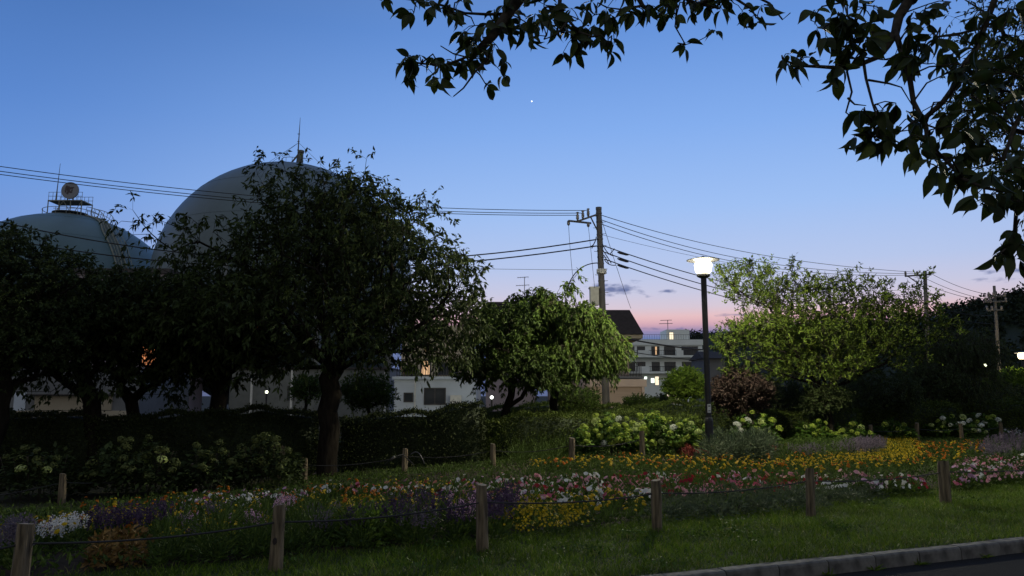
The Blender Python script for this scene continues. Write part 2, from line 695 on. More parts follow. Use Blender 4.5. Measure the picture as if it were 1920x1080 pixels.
def tree(name, label, seed, limbs, ells, n, leaf='leaf_cherry', thin=.02, twigs=3, per=10, L=(.09, .13), W=.42, mode='cherry', trunk_r=.2,
         tl=(.3, .6), step=.45, cat='tree', group=None, twr=.004, sparse=None, alpha=.28, shell=2.0):
    rng = np.random.default_rng(seed)
    nodes, par, rad = grow(rng, limbs, ells, n, step=step, trunk_r=trunk_r, alpha=alpha, shell=shell)
    base = nodes[0].copy()
    root = thing(name, base, label, cat, group)
    nodes = nodes - base
    tr = wood(nodes, par, rad, 'trunk', 'bark', root)
    P, D, Nn, Lr, Wr, tw = foliage(rng, nodes, par, rad, thin, twigs, per, L, W, mode, tl, lambda q_: thinned(q_ + base))
    V, F = leaves(P, D, Nn, Lr, Wr)
    cr_ = stuff(bulk('crown', V, F, leaf, root))
    V, F = twig_mesh(tw, twr)
    stuff(bulk('twigs', V, F, 'twig', cr_))
    return root


# ------------------------------------------------------------------ setting: ground, lawn, road, kerb
KP = on_ground(1240, 1077)[:2]
KT = on_ground(1920, 1008)[:2] - KP
KT /= np.linalg.norm(KT)
KN = np.array([-KT[1], KT[0]])


def kuv(u, v):
    return KP + KT * u + KN * v


def sheet(name, us, vs, zfun, mat, frame=None):
    """A grid sheet in kerb coordinates (u along the kerb, v into the garden)."""
    V = []
    for v in vs:
        for u in us:
            p = kuv(u, v) if frame is None else np.array([u, v])
            V.append((p[0], p[1], zfun(p[0], p[1])))
    nu = len(us)
    F = [(j * nu + i, j * nu + i + 1, (j + 1) * nu + i + 1, (j + 1) * nu + i) for j in range(len(vs) - 1) for i in range(nu - 1)]
    return struct(bulk(name, np.array(V), np.array(F), mat, smooth=True))


def far_ground(x, y):
    h = -.45 - 2.9 * float(sstep(31, 42, y))
    return h


ys = list(np.arange(-60, 60, 3.0)) + [80, 120, 200, 400, 900, 2500]
xs = [-2500, -900, -400, -200, -120] + list(np.arange(-80, 81, 4.0)) + [120, 200, 400, 900, 2500]
ysg = [-2500, -900, -300, -120] + ys
sheet('ground', xs, ysg, far_ground, 'ground', frame=True)
sheet('lawn', list(np.arange(-46, 60.1, .5)), list(np.arange(0.0, 31.1, .5)), lambda x, y: float(G(x, y)), 'lawn_soil')
sheet('road', list(np.arange(-40, 60.1, 5)), [-4.6, -3, -1, -.141], lambda x, y: -.12, 'asphalt')

kerb = MB()
p0, p1 = kuv(-40, -.139), kuv(60, -.139)
a, b = kuv(-40, -.004), kuv(60, -.004)
kerb.add([(*p0, -.2), (*p1, -.2), (*b, -.2), (*a, -.2), (*p0, -.025), (*p1, -.025), (*b, -.025), (*a, -.025)],
         [(0, 3, 2, 1), (4, 5, 6, 7), (0, 1, 5, 4), (1, 2, 6, 5), (2, 3, 7, 6), (3, 0, 4, 7)])
kerb_o = struct(kerb.build('kerb', 'kerb'))
ks = MB()                                                # one kerb stone with a bevelled road edge
w, l = .15, .588
prof = [(0, -.16), (0, -.003), (-.012, .008), (-w + .03, .008), (-w + .008, -.004), (-w, -.028), (-w - .006, -.16)]
V = [(0, v, z) for v, z in prof] + [(l, v, z) for v, z in prof]
k = len(prof)
ks.add(V, [(i, (i + 1) % k, k + (i + 1) % k, k + i) for i in range(k)] + [tuple(range(k - 1, -1, -1)), tuple(range(k, 2 * k))])
ksm = ks.mesh('kerb_stone', 'kerb')
rr = random.Random(4)
for i in range(-8, 22):
    o = link('kerb_stone', ksm, kerb_o)
    p = kuv(i * .6, rr.uniform(-.004, .003))
    o.location = (p[0], p[1], rr.uniform(-.003, .004))
    o.rotation_euler = (rr.uniform(-.012, .012), rr.uniform(-.003, .003), math.atan2(KT[1], KT[0]) + rr.uniform(-.006, .006))

# garden path behind the bed, on the left
path_px = [(-260, 962, 934), (0, 940, 921), (133, 931, 914), (250, 918, 905), (370, 908, 897), (480, 900, 890), (577, 892, 883), (700, 878, 870), (820, 866, 859)]
V = []
for px, ya, yb in path_px:
    for y in (ya, yb):
        p = on_ground(px, y)
        V.append((p[0], p[1], float(G(p[0], p[1])) + .02))
Vp, Fp = [], []
for i in range(len(path_px) - 1):
    for s in range(6):
        for j in (0, 1):
            p = np.array(V[2 * i + j]) * (1 - s / 6) + np.array(V[2 * i + 2 + j]) * (s / 6)
            Vp.append((p[0], p[1], float(G(p[0], p[1])) + .02))
Vp += V[-2:]
Fp = [(2 * i, 2 * i + 2, 2 * i + 3, 2 * i + 1) for i in range(len(Vp) // 2 - 1)]
struct(bulk('path', np.array(Vp), np.array(Fp), 'path', smooth=True))

# ------------------------------------------------------------------ setting: wooded hill far right
rng = np.random.default_rng(11)
hill_px = [(1200, 690), (1262, 622), (1330, 608), (1420, 600), (1520, 600), (1620, 590), (1720, 582), (1780, 572), (1840, 556), (1900, 542), (1980, 520), (2150, 490), (2400, 470)]
HYS = [float(np.interp(px, [1345, 1470], [240, 150])) for px, py in hill_px]      # the left end runs on behind the apartment block
ridge = [at(px, py + 16, hy) for (px, py), hy in zip(hill_px, HYS)]
V, F = [], []
for i, p in enumerate(ridge):
    for j, (f, dyy) in enumerate(((0, -55), (.35, -38), (.75, -18), (1.0, 0), (.9, 40), (0, 140))):
        V.append((p[0] * (1 + dyy / HYS[i] * .6), HYS[i] + dyy, -4 + (p[2] + 4) * f - (3 if f == 0 else 0)))
for i in range(len(ridge) - 1):
    for j in range(5):
        F.append((i * 6 + j, (i + 1) * 6 + j, (i + 1) * 6 + j + 1, i * 6 + j + 1))
struct(bulk('hill', np.array(V), np.array(F), 'leaf_wood', smooth=True))
P = []
HV = np.array(V).reshape(len(ridge), 6, 3)
for c in range(520):                                     # crowns of the wood: one far mass
    i = rng.random() * (len(ridge) - 1.001)
    j = rng.random() * 3.4
    i0, j0 = int(i), int(j)
    fi, fj = i - i0, j - j0
    q = (HV[i0, j0] * (1 - fi) + HV[i0 + 1, j0] * fi) * (1 - fj) + (HV[i0, j0 + 1] * (1 - fi) + HV[i0 + 1, j0 + 1] * fi) * fj
    r = rng.uniform(1.6, 3.6)
    d = rnd_dirs(rng, 120)
    P.append(q + d * np.array([r, r, r * .8]) * (rng.random((120, 1)) ** .25))
P = np.concatenate(P)
V, F = leaves(P, rnd_dirs(rng, len(P)), rnd_dirs(rng, len(P)), rng.uniform(.5, .95, len(P)), rng.uniform(.35, .6, len(P)))
stuff(bulk('woodland', V, F, 'leaf_wood'), 'dark wooded hillside behind the houses at far right', 'woodland')

# ------------------------------------------------------------------ gas holders
def uv_sphere(R, nu=64, nv=40):
    V, F = [(0, 0, -R)], []
    for i in range(1, nv):
        a = -math.pi / 2 + math.pi * i / nv
        for j in range(nu):
            b = 2 * math.pi * j / nu
            V.append((R * math.cos(a) * math.cos(b), R * math.cos(a) * math.sin(b), R * math.sin(a)))
    V.append((0, 0, R))
    for j in range(nu):
        F.append((0, 1 + (j + 1) % nu, 1 + j))
        F.append((len(V) - 1, 1 + (nv - 2) * nu + j, 1 + (nv - 2) * nu + (j + 1) % nu))
    for i in range(nv - 2):
        for j in range(nu):
            F.append((1 + i * nu + j, 1 + i * nu + (j + 1) % nu, 1 + (i + 1) * nu + (j + 1) % nu, 1 + (i + 1) * nu + j))
    return V, F


def ring(R, z, r, n=48, c=(0, 0)):
    mb = MB()
    pts = [(c[0] + R * math.cos(2 * math.pi * i / n), c[1] + R * math.sin(2 * math.pi * i / n), z) for i in range(n + 1)]
    return mb.tube(pts, r, 6, cap=False)


def gas_tank(c, R, ground, mat, label):
    t = thing('gas_tank', (c[0], c[1], c[2]), label, 'gas tank')
    mb = MB()
    mb.add(*uv_sphere(R))
    mb.build('shell', mat, t, smooth=True)
    for k in range(10):
        a = 2 * math.pi * k / 10 + .2
        x, y = R * .985 * math.cos(a), R * .985 * math.sin(a)
        MB().tube([(x, y, ground - c[2] - .3), (x, y, R * .05)], .38, 12).build('leg', 'tank_steel', t, smooth=True)
    seam = MB()                                          # raised weld lines between the plates
    for lat in (-.35, .0, .42, .8, 1.15):
        rr_, zz = (R + .012) * math.cos(lat), (R + .012) * math.sin(lat)
        n = 72
        seam.tube([(rr_ * math.cos(2 * math.pi * i / n), rr_ * math.sin(2 * math.pi * i / n), zz) for i in range(n + 1)], .010, 4, cap=False)
    seam.build('weld_seam', mat, t, smooth=True)
    return t


c1 = at(537, 540, 82)
tank1 = gas_tank(c1, 13.85, -3.4, 'tank_big', 'huge grey spherical gas tank half hidden behind the big cherry tree')
# cap platform, vent stack and tall guyed mast
R = 13.85
mb = MB()
mb.lathe([(1.2, R - .1), (1.2, R + .15), (1.0, R + .2)], 24)
mb.build('cap', 'tank_steel', tank1)
mb = ring(1.1, R + .85, .03)
for i in range(10):
    a = i * math.pi / 5
    mb.tube([(1.1 * math.cos(a), 1.1 * math.sin(a), R + .2), (1.1 * math.cos(a), 1.1 * math.sin(a), R + .85)], .025, 4)
mb.build('railing', 'tank_steel', tank1)
mx_, mz = at(558, 300, 82)[0] - c1[0], R
mb = MB()
mb.tube([(mx_ + .35, 0, mz - .3), (mx_ + .35, 0, mz + 1.7)], .28, 10)
mb.tube([(mx_ + .35, 0, mz + 1.7), (mx_ + .35, 0, mz + 1.95)], .36, 10)
mb.tube([(mx_ - 1.1, 0, mz), (mx_ + .05, 0, mz + 1.5)], .10, 6)
mb.tube([(mx_ - .4, .8, mz), (mx_ + .05, 0, mz + 1.5)], .10, 6)
mb.build('vent_stack', 'tank_steel', tank1)
mb = MB()
mb.tube([(mx_, 0, mz), (mx_ + .04, 0, mz + 3.2), (mx_ + .1, 0, mz + 5.9)], [.09, .065, .018], 8)
for z in (1.0, 2.0, 3.0, 3.9):
    mb.box((mx_ - .11, -.05, mz + z), (mx_ + .14, .05, mz + z + .06))
mb.build('mast', 'pole_steel', tank1)
for gx in (-4.6, -3.6, 4.4):
    zz = math.sqrt(R * R - gx * gx)
    MB().tube([(mx_ + .04, 0, mz + 2.9), (gx, 0, zz)], .018, 4).build('guy_wire', 'wire', tank1)

c2 = at(113, 624, 90)
R2 = 14.4
tank2 = gas_tank(c2, R2, -3.4, 'tank_teal', 'blue-green spherical gas tank with stairway and round sign at far left')
mb = MB()                                                # top platform with railings
ptop = R2 + .15
for r_, z_, h_ in ((3.0, ptop - .5, .1), (2.0, ptop + .1, .1)):
    mb.lathe([(r_, z_), (r_, z_ + h_)], 24)
mb.build('cap', 'tank_steel', tank2)
mb = ring(3.0, ptop + .35, .035)
for i in range(16):
    a = i * math.pi / 8
    mb.tube([(3.0 * math.cos(a), 3.0 * math.sin(a), ptop - .5), (3.0 * math.cos(a), 3.0 * math.sin(a), ptop + .35)], .035, 4)
mb.build('railing', 'stair_rail', tank2)
dk = MB()
dk.box((-2.2, -1.2, ptop + 1.5), (2.0, 1.2, ptop + 1.62))
for x in (-2.15, -.8, .6, 1.95):
    for y in (-1.15, 1.15):
        dk.tube([(x, y, ptop - .5), (x, y, ptop + 1.5)], .06, 6)
for a_, b_ in (((-1.45, -1.15, ptop - .3), (-.3, -1.15, ptop + 1.5)), ((-.3, -1.15, ptop + 1.5), (.9, -1.15, ptop - .3)), ((.9, -1.15, ptop - .3), (1.95, -1.15, ptop + 1.5))):
    dk.tube([a_, b_], .04, 5)
dk.tube([(-1.45, -1.15, ptop + .6), (1.95, -1.15, ptop + .6)], .04, 5)
dko = dk.build('upper_deck', 'stair_rail', tank2)
dr = MB()
for y in (-1.15, 1.15):
    for z in (2.1, 2.6):
        dr.tube([(-2.2, y, ptop + z), (2.0, y, ptop + z)], .028, 4)
    for x in np.linspace(-2.15, 1.95, 9):
        dr.tube([(x, y, ptop + 1.6), (x, y, ptop + 2.6)], .028, 4)
dr.build('deck_railing', 'stair_rail', dko)
MB().tube([(-1.95, 0, ptop + 1.6), (-1.9, 0, ptop + 3.4), (-1.8, 0, ptop + 6.6)], [.10, .055, .02], 8).build('mast', 'pole_steel', tank2)
# round sign facing the viewer, with faded dark marks
sc_ = at(144, 363, 90) - c2
sg = MB()
n = 32
r_ = 16.3 * 90 / 1400
V = [(sc_[0] + r_ * math.cos(2 * math.pi * i / n), yy, sc_[2] + r_ * math.sin(2 * math.pi * i / n)) for yy in (-1.5, -1.3) for i in range(n)]
sg.add(V, [tuple(range(n)), tuple(range(2 * n - 1, n - 1, -1))] + [(i, i + n, (i + 1) % n + n, (i + 1) % n) for i in range(n)])
sgo = sg.build('round_sign', 'sign_face', tank2)
rq = random.Random(5)
mk = MB()
for bx, bz, rx, rz in ((-.30, .28, .30, .34), (-.12, .05, .26, .22), (.18, .30, .34, .16), (-.20, -.28, .20, .26), (.14, -.22, .22, .15), (-.5, .0, .12, .4), (.28, .02, .12, .14)):
    pts = []
    for i in range(14):
        a = 2 * math.pi * i / 14
        q = rq.uniform(.65, 1.15)
        pts.append((sc_[0] + bx + rx * q * math.cos(a), -1.506 - .001 * rq.random(), sc_[2] + bz + rz * q * math.sin(a)))
    mk.add(pts, [tuple(range(14))])
mk.build('faded_print', 'sign_mark', sgo)
mb = MB()
mb.tube([(sc_[0] - .35, -1.25, ptop + 1.6), (sc_[0] - .35, -1.25, sc_[2])], .06, 6)
mb.tube([(sc_[0] + .35, -1.25, ptop + 1.6), (sc_[0] + .35, -1.25, sc_[2])], .06, 6)
mb.build('sign_bracket', 'tank_steel', sgo)
# stairway winding down the shell: stringers, rails and posts
stair, rail_ = MB(), MB()


def stair_az(lat):
    return math.radians(-18 - 16 * float(sstep(80, 48, math.degrees(lat))))


for off in (-.55, .55):
    for dz_, mb_, r_ in ((.12, stair, .09), (1.15, rail_, .04), (.65, rail_, .03)):
        pts = []
        for i in range(40):
            lat = math.radians(78 - i * 1.75)
            az = stair_az(lat) + off / (R2 * max(.22, math.cos(lat)))
            rr_ = R2 + dz_
            pts.append((rr_ * math.cos(lat) * math.cos(az), rr_ * math.cos(lat) * math.sin(az), rr_ * math.sin(lat)))
        mb_.tube(pts, r_, 5)
        if dz_ == 1.15:
            for p in pts[::2]:
                p = np.array(p)
                rail_.tube([p, p * (R2 + .1) / (R2 + 1.15)], .03, 4)
for i in range(0, 156, 2):
    lat = math.radians(78 - i * .4375)
    az = stair_az(lat)
    rr_ = R2 + .16
    p = np.array([rr_ * math.cos(lat) * math.cos(az), rr_ * math.cos(lat) * math.sin(az), rr_ * math.sin(lat)])
    e = np.array([-math.sin(az), math.cos(az), 0]) * .5
    stair.tube([p - e, p + e], .028, 4)
st = stair.build('stairway', 'stair_rail', tank2)
rail_.build('handrail', 'stair_rail', st)

# ------------------------------------------------------------------ buildings
GZ = -3.4


def XY(px, Y):
    return at(px, 740, Y)[0]


def ZZ(py, Y):
    return at(960, py, Y)[2]


def window(b, x0, x1, z0, z1, y, mat='glass', mull=1, bars=True):
    """A framed window in a wall whose outer face is at y (towards the viewer)."""
    f = .06
    m = MB()
    m.box((x0 - f, y - .05, z0 - f), (x1 + f, y + .02, z0))
    m.box((x0 - f, y - .05, z1), (x1 + f, y + .02, z1 + f))
    m.box((x0 - f, y - .05, z0), (x0, y + .02, z1))
    m.box((x1, y - .05, z0), (x1 + f, y + .02, z1))
    for i in range(mull):
        xm = x0 + (x1 - x0) * (i + 1) / (mull + 1)
        m.box((xm - .03, y - .04, z0), (xm + .03, y + .01, z1))
    fr = m.build('window', 'trim_dark', b)
    MB().box((x0, y - .02, z0), (x1, y - .005, z1)).build('pane', mat, fr)
    return fr


def rail(b, x0, x1, y, z0, h, n, mat='trim_dark', r=.02):
    m = MB()
    m.tube([(x0, y, z0 + h), (x1, y, z0 + h)], r * 1.4, 4)
    m.tube([(x0, y, z0 + .08), (x1, y, z0 + .08)], r, 4)
    for i in range(n + 1):
        x = x0 + (x1 - x0) * i / n
        m.tube([(x, y, z0), (x, y, z0 + h)], r, 4)
    return m.build('railing', mat, b)


def bldg(name, px, Y, label):
    return thing(name, (XY(px, Y), Y, GZ), label, 'building')


def loc(b, x0, x1, y0, y1, z0, z1):
    l_ = b.location
    return (x0 - l_.x, y0 - l_.y, z0 - l_.z), (x1 - l_.x, y1 - l_.y, z1 - l_.z)


class Bld:
    """Places parts of one building in world coordinates."""

    def __init__(s, name, px, Y, label):
        s.o = bldg(name, px, Y, label)
        s.dx, s.dy, s.dz = s.o.location

    def box(s, part, mat, x0, x1, y0, y1, z0, z1, parent=None):
        return MB().box((x0 - s.dx, y0 - s.dy, z0 - s.dz), (x1 - s.dx, y1 - s.dy, z1 - s.dz)).build(part, mat, parent or s.o)

    def win(s, x0, x1, z0, z1, y, mat='glass', mull=1):
        return window(s.o, x0 - s.dx, x1 - s.dx, z0 - s.dz, z1 - s.dz, y - s.dy, mat, mull)

    def rail(s, x0, x1, y, z0, h, n, mat='trim_dark', r=.02):
        return rail(s.o, x0 - s.dx, x1 - s.dx, y - s.dy, z0 - s.dz, h, n, mat, r)

    def raw(s, part, mat, V, F, parent=None):
        return MB().add([(x - s.dx, y - s.dy, z - s.dz) for x, y, z in V], F).build(part, mat, parent or s.o)


def antenna(px, py0, py1, Y, label):
    z0, z1 = ZZ(py0, Y), ZZ(py1, Y)
    x = XY(px, Y)
    t = thing('roof_antenna', (x, Y, z0), label, 'antenna')
    MB().tube([(0, 0, 0), (0, 0, z1 - z0)], Y * .00045, 5).build('mast', 'pole_steel', t)
    for f_, w_ in ((.97, .011), (.62, .013)):
        m = MB()
        z = (z1 - z0) * f_
        m.tube([(-w_ * Y * .9, 0, z - .02), (w_ * Y * .5, 0, z + .05)], Y * .00035, 4)
        for q in np.linspace(-.8, .45, 5):
            m.tube([(q * w_ * Y, -.3, z), (q * w_ * Y, .3, z)], Y * .0002, 4)
        m.build('aerial', 'pole_steel', t)
    return t


# white apartment block, three storeys, far behind
Y = 140
A = Bld('apartment_block', 1250, Y, 'long white apartment block with balconies behind the lamp post')
xa, xb = XY(1090, Y), XY(1320, Y)
zt = ZZ(638, Y)
A.box('wall', 'wall_apartment', xa, xb, Y, Y + 12, GZ, zt)
A.box('parapet', 'wall_apartment', xa - .1, xb + .15, Y - .25, Y, zt - .9, zt + .12)
for zy in (667, 697):                                    # balcony slabs and fronts
    z = ZZ(zy, Y)
    A.box('balcony', 'wall_apartment', xa, xb + .1, Y - 1.3, Y - .002, z - .35, z)
    for x0, x1 in ((1196, 1216), (1268, 1281), (1313, 1320)):
        A.box('balcony_panel', 'wall_apartment', XY(x0, Y), XY(x1, Y), Y - 1.28, Y - 1.16, z + .003, z + .95)
    for x0, x1 in ((1176, 1196), (1216, 1268), (1281, 1313)):
        A.rail(XY(x0, Y), XY(x1, Y), Y - 1.22, z, .95, max(4, (x1 - x0) // 3), r=.03)
for zy0, zy1 in ((650, 665), (679, 695)):
    for i, (x0, x1) in enumerate(((1180, 1191), (1197, 1211), (1224, 1238), (1248, 1268), (1281, 1311))):
        m_ = 'lit_warm' if (i == 2 and zy0 == 650) else 'glass'
        if m_ == 'lit_warm':
            A.win(XY(1224, Y), XY(1230, Y), ZZ(zy1, Y), ZZ(zy0, Y), Y, 'glass', 0)
            A.win(XY(1230.6, Y), XY(1234, Y), ZZ(zy1, Y), ZZ(zy0, Y), Y, 'lit_warm', 0)
            A.win(XY(1234.6, Y), XY(1238, Y), ZZ(zy1, Y), ZZ(zy0, Y), Y, 'glass', 0)
        else:
            A.win(XY(x0, Y), XY(x1, Y), ZZ(zy1, Y), ZZ(zy0, Y), Y, m_, 1 if i < 3 else 3)
for x0, x1, zy0, zy1, m_ in ((1208, 1214, 706, 711, 'lit_pale'), (1221, 1228, 709, 718, 'lit_pale'), (1229, 1236, 706, 722, 'lit_cream'), (1250, 1258, 735, 757, 'lit_cream'), (1262, 1272, 737, 757, 'lit_cream'), (1292, 1298, 736, 748, 'lit_pale')):
    A.win(XY(x0, Y), XY(x1, Y), ZZ(zy1, Y), ZZ(zy0, Y), Y, m_, 0)
zp = ZZ(617, Y)
A.box('roof_hut', 'wall_apartment', XY(1255, Y), XY(1299, Y), Y + 1, Y + 7, zt, zp)
A.win(XY(1260.5, Y), XY(1268, Y), zt + .15, ZZ(622.5, Y), Y + 1, 'lit_cream', 0)
A.rail(XY(1180, Y), XY(1318, Y), Y + .3, zt + .1, 1.0, 30, r=.02)
antenna(1256, 618, 600, Y + 3, 'small roof antenna on the white apartment block')

# house with steep dark roof
Y = 46
H = Bld('dark_roof_house', 1150, Y, 'house with steep dark roof behind the weeping tree and utility pole')
xa, xb = XY(1040, Y), XY(1209, Y)
ze, zr = ZZ(627, Y), ZZ(577, Y)
H.box('wall', 'wall_beige', xa, XY(1183, Y), Y + .6, Y + 9, GZ, ze - .25)
H.box('eave', 'wall_cream', xa - .3, xb - .05, Y - .1, Y + 9.4, ze - .25, ze - .02)
rx0, rx1 = XY(1060, Y), XY(1190, Y)
H.raw('roof', 'roof_dark', [(xa - .4, Y - .2, ze), (xb, Y - .2, ze), (xb, Y + 9.6, ze), (xa - .4, Y + 9.6, ze), (rx0, Y + 1.2, zr), (rx1, Y + 1.2, zr), (rx1, Y + 8, zr), (rx0, Y + 8, zr)],
      [(0, 3, 2, 1), (4, 5, 6, 7), (0, 1, 5, 4), (1, 2, 6, 5), (2, 3, 7, 6), (3, 0, 4, 7)])
H.win(XY(1130, Y), XY(1150, Y), ZZ(668, Y), ZZ(640, Y), Y + .6, 'glass')
H.win(XY(1158, Y), XY(1176, Y), ZZ(668, Y), ZZ(640, Y), Y + .6, 'glass')
# balcony over the garage
zb = ZZ(706, Y - 1)
H.rail(XY(1140, Y - 1), XY(1202, Y - 1), Y - 1.2, zb, .82, 22, r=.022)
H.box('terrace', 'wall_grey', XY(1088, Y - 1), XY(1206, Y - 1), Y - 1.5, Y + .6, zb - .12, zb)
# garage
Y2 = 42
zg = ZZ(711, Y2)
GR = Bld('garage', 1150, Y2, 'low beige garage with shutters beside the foot of the utility pole')
GR.box('wall', 'wall_beige', XY(1096, Y2), XY(1209, Y2), Y2 + .25, Y2 + 2.2, GZ, zg - .02)
GR.box('lintel', 'wall_beige', XY(1093, Y2), XY(1213, Y2), Y2, Y2 + 2.3, ZZ(725, Y2), zg)
for x0, x1 in ((1096, 1100), (1130, 1134), (1204, 1209)):
    GR.box('pillar', 'wall_beige', XY(x0, Y2), XY(x1, Y2), Y2 + .03, Y2 + .24, GZ, ZZ(725, Y2) - .003)
for x0, x1 in ((1100, 1130), (1134, 1204)):
    sh = GR.box('shutter', 'shutter', XY(x0, Y2), XY(x1, Y2), Y2 + .17, Y2 + .245, GZ, ZZ(725, Y2) - .003)
    for i in range(9):
        z = ZZ(728 + i * 3.4, Y2)
        GR.box('slat', 'shutter', XY(x0, Y2) + .02, XY(x1, Y2) - .02, Y2 + .145, Y2 + .168, z - .085, z - .012, parent=sh)

# second dark-roofed house behind the weeping tree, left
Y = 52
H2 = Bld('dark_gable_house', 930, Y, 'dark roofed house peeping over the left side of the weeping tree')
xa, xb = XY(905, Y), XY(1010, Y)
ze, zr = ZZ(625, Y), ZZ(561, Y)
H2.box('wall', 'wall_mauve', xa + .2, xb - .2, Y + .4, Y + 8, GZ, ze)
H2.raw('roof', 'roof_dark', [(xa - .3, Y, ze), (xb + .3, Y, ze), (xb + .3, Y + 8.4, ze), (xa - .3, Y + 8.4, ze), (xa + .2, Y + 1.5, zr), (xb - .6, Y + 1.5, zr), (xb - .6, Y + 7, zr), (xa + .2, Y + 7, zr)],
       [(0, 3, 2, 1), (4, 5, 6, 7), (0, 1, 5, 4), (1, 2, 6, 5), (2, 3, 7, 6), (3, 0, 4, 7)])
H2.win(XY(925, Y), XY(945, Y), ZZ(660, Y), ZZ(640, Y), Y + .4, 'glass')
antenna(984, 562, 519, Y + 4, 'thin roof antenna above the weeping tree')

# white flat-roofed annex with a warm-lit terrace
Y = 42
W = Bld('white_annex', 815, Y, 'white flat roofed annex with lit terrace under the cherry branches')
xa, xb = XY(739, Y), XY(893, Y)
zw = ZZ(708, Y)
W.box('wall', 'wall_white', xa, xb, Y, Y + 6, GZ, zw - .1)
W.box('roof_slab', 'wall_white', xa - .12, xb + .12, Y - .12, Y + 6.1, zw - .1, zw + .06)
W.win(XY(797, Y), XY(834, Y), ZZ(757, Y), ZZ(729, Y), Y, 'glass', 1)
W.win(XY(759, Y), XY(773, Y), ZZ(752, Y), ZZ(738, Y), Y, 'glass', 0)
W.box('downpipe', 'box_grey', XY(777, Y), XY(779.5, Y), Y - .1, Y - .003, GZ, zw - .12)
W.box('air_conditioner', 'box_grey', XY(845, Y), XY(866, Y), Y - .45, Y - .06, ZZ(757, Y), ZZ(741, Y))
W.rail(xa + .1, xb - .1, Y + .2, zw + .06, .95, 30, r=.018)
W.box('rear_wall', 'wall_cream', XY(735, Y), XY(880, Y), Y + 3.2, Y + 6, zw + .06, ZZ(600, Y))
W.win(XY(777, Y), XY(793, Y), zw + .25, ZZ(672, Y), Y + 3.2, 'lit_warm', 0)
W.win(XY(812, Y), XY(850, Y), zw + .25, ZZ(676, Y), Y + 3.2, 'glass', 1)
W.win(XY(782, Y), XY(787, Y), ZZ(652, Y), ZZ(645, Y), Y + 3.2, 'lit_warm', 0)
for x0, y0, x1, y1 in ((748, 680, 760, 709), (768, 675, 776, 700)):
    p, q = at(x0, y0, Y + .6), at(x1, y1, Y + .6)
    MB().tube([p - np.array([W.dx, W.dy, W.dz]), q - np.array([W.dx, W.dy, W.dz])], .07, 6).build('timber_prop', 'timber', W.o)

# low works building at far left with a cream shutter
Y = 52
L1 = Bld('low_works_building', 130, Y, 'low pale works building with cream shutter behind the left trees')
L1.box('wall', 'wall_grey', XY(-30, Y), XY(262, Y), Y, Y + 8, GZ, ZZ(690, Y))
L1.box('plinth', 'wall_cream', XY(-30, Y), XY(262, Y), Y - .25, Y - .003, GZ, ZZ(770, Y))
sh = L1.box('shutter', 'wall_cream', XY(68, Y), XY(212, Y), Y - .12, Y - .004, ZZ(769, Y), ZZ(742, Y))
for i in range(7):
    z = ZZ(745 + i * 3.4, Y)
    L1.box('slat', 'wall_cream', XY(68, Y) + .03, XY(212, Y) - .03, Y - .15, Y - .123, z - .11, z - .015, parent=sh)
L1.box('awning', 'trim_dark', XY(60, Y), XY(216, Y), Y - .6, Y - .003, ZZ(741, Y), ZZ(739, Y))
L1.box('door', 'wall_white', XY(28, Y), XY(50, Y), Y - .06, Y - .004, GZ + .1, ZZ(736, Y))

# taller office in front of the teal tank
Y = 66
L2 = Bld('mauve_office', 215, Y, 'mauve flat roofed office in front of the blue-green gas tank')
xa, xb = XY(120, Y), XY(300, Y)
zo = ZZ(513, Y)
L2.box('wall', 'wall_mauve', xa, xb, Y, Y + 9, GZ, zo)
L2.box('parapet', 'trim_dark', xa - .25, xb + .25, Y - .25, Y + 9.2, zo, ZZ(504, Y))
L2.win(XY(262, Y), XY(291, Y), ZZ(684, Y), ZZ(640, Y), Y, 'lit_orange', 1)
L2.rail(XY(250, Y), XY(298, Y), Y - .5, ZZ(684, Y), 1.1, 10, r=.03)
L2.win(XY(40 + 100, Y), XY(160, Y), ZZ(672, Y), ZZ(655, Y), Y, 'glass')
L2.win(XY(190, Y), XY(220, Y), ZZ(672, Y), ZZ(650, Y), Y, 'glass')
L2.win(XY(190, Y), XY(220, Y), ZZ(600, Y), ZZ(578, Y), Y, 'glass')
L2.win(XY(250, Y), XY(285, Y), ZZ(600, Y), ZZ(578, Y), Y, 'glass')

# tall pale wall of the gas works behind the middle trees
Y = 60
L3 = Bld('pump_house', 520, Y, 'pale gas works shed behind the trunk of the big cherry')
L3.box('wall', 'tank_steel', XY(430, Y), XY(730, Y), Y, Y + 6, GZ, ZZ(692, Y))
L3.box('roof_edge', 'trim_dark', XY(428, Y), XY(732, Y), Y - .2, Y + 6.2, ZZ(692, Y), ZZ(689, Y))
L3.win(XY(540, Y), XY(551, Y), ZZ(750, Y), ZZ(725, Y), Y, 'glass', 0)
for px in (470, 545, 720):
    L3.box('downpipe', 'box_grey', XY(px, Y), XY(px + 4, Y), Y - .14, Y - .003, GZ, ZZ(694, Y))

# dark low roofs right of the apartment block
Y = 100
L4 = Bld('dark_low_house', 1345, Y, 'dark low house roof just right of the lamp post')
L4.box('wall', 'wall_grey', XY(1322, Y), XY(1362, Y), Y, Y + 7, GZ, ZZ(672, Y))
L4.raw('roof', 'roof_dark', [(XY(1318, Y), Y - .6, ZZ(672, Y)), (XY(1366, Y), Y - .6, ZZ(672, Y)), (XY(1366, Y), Y + 7.6, ZZ(672, Y)), (XY(1318, Y), Y + 7.6, ZZ(672, Y)),
                                (XY(1322, Y), Y + 3.5, ZZ(656, Y)), (XY(1362, Y), Y + 3.5, ZZ(656, Y))],
       [(0, 3, 2, 1), (0, 1, 5, 4), (2, 3, 4, 5), (1, 2, 5), (3, 0, 4)])

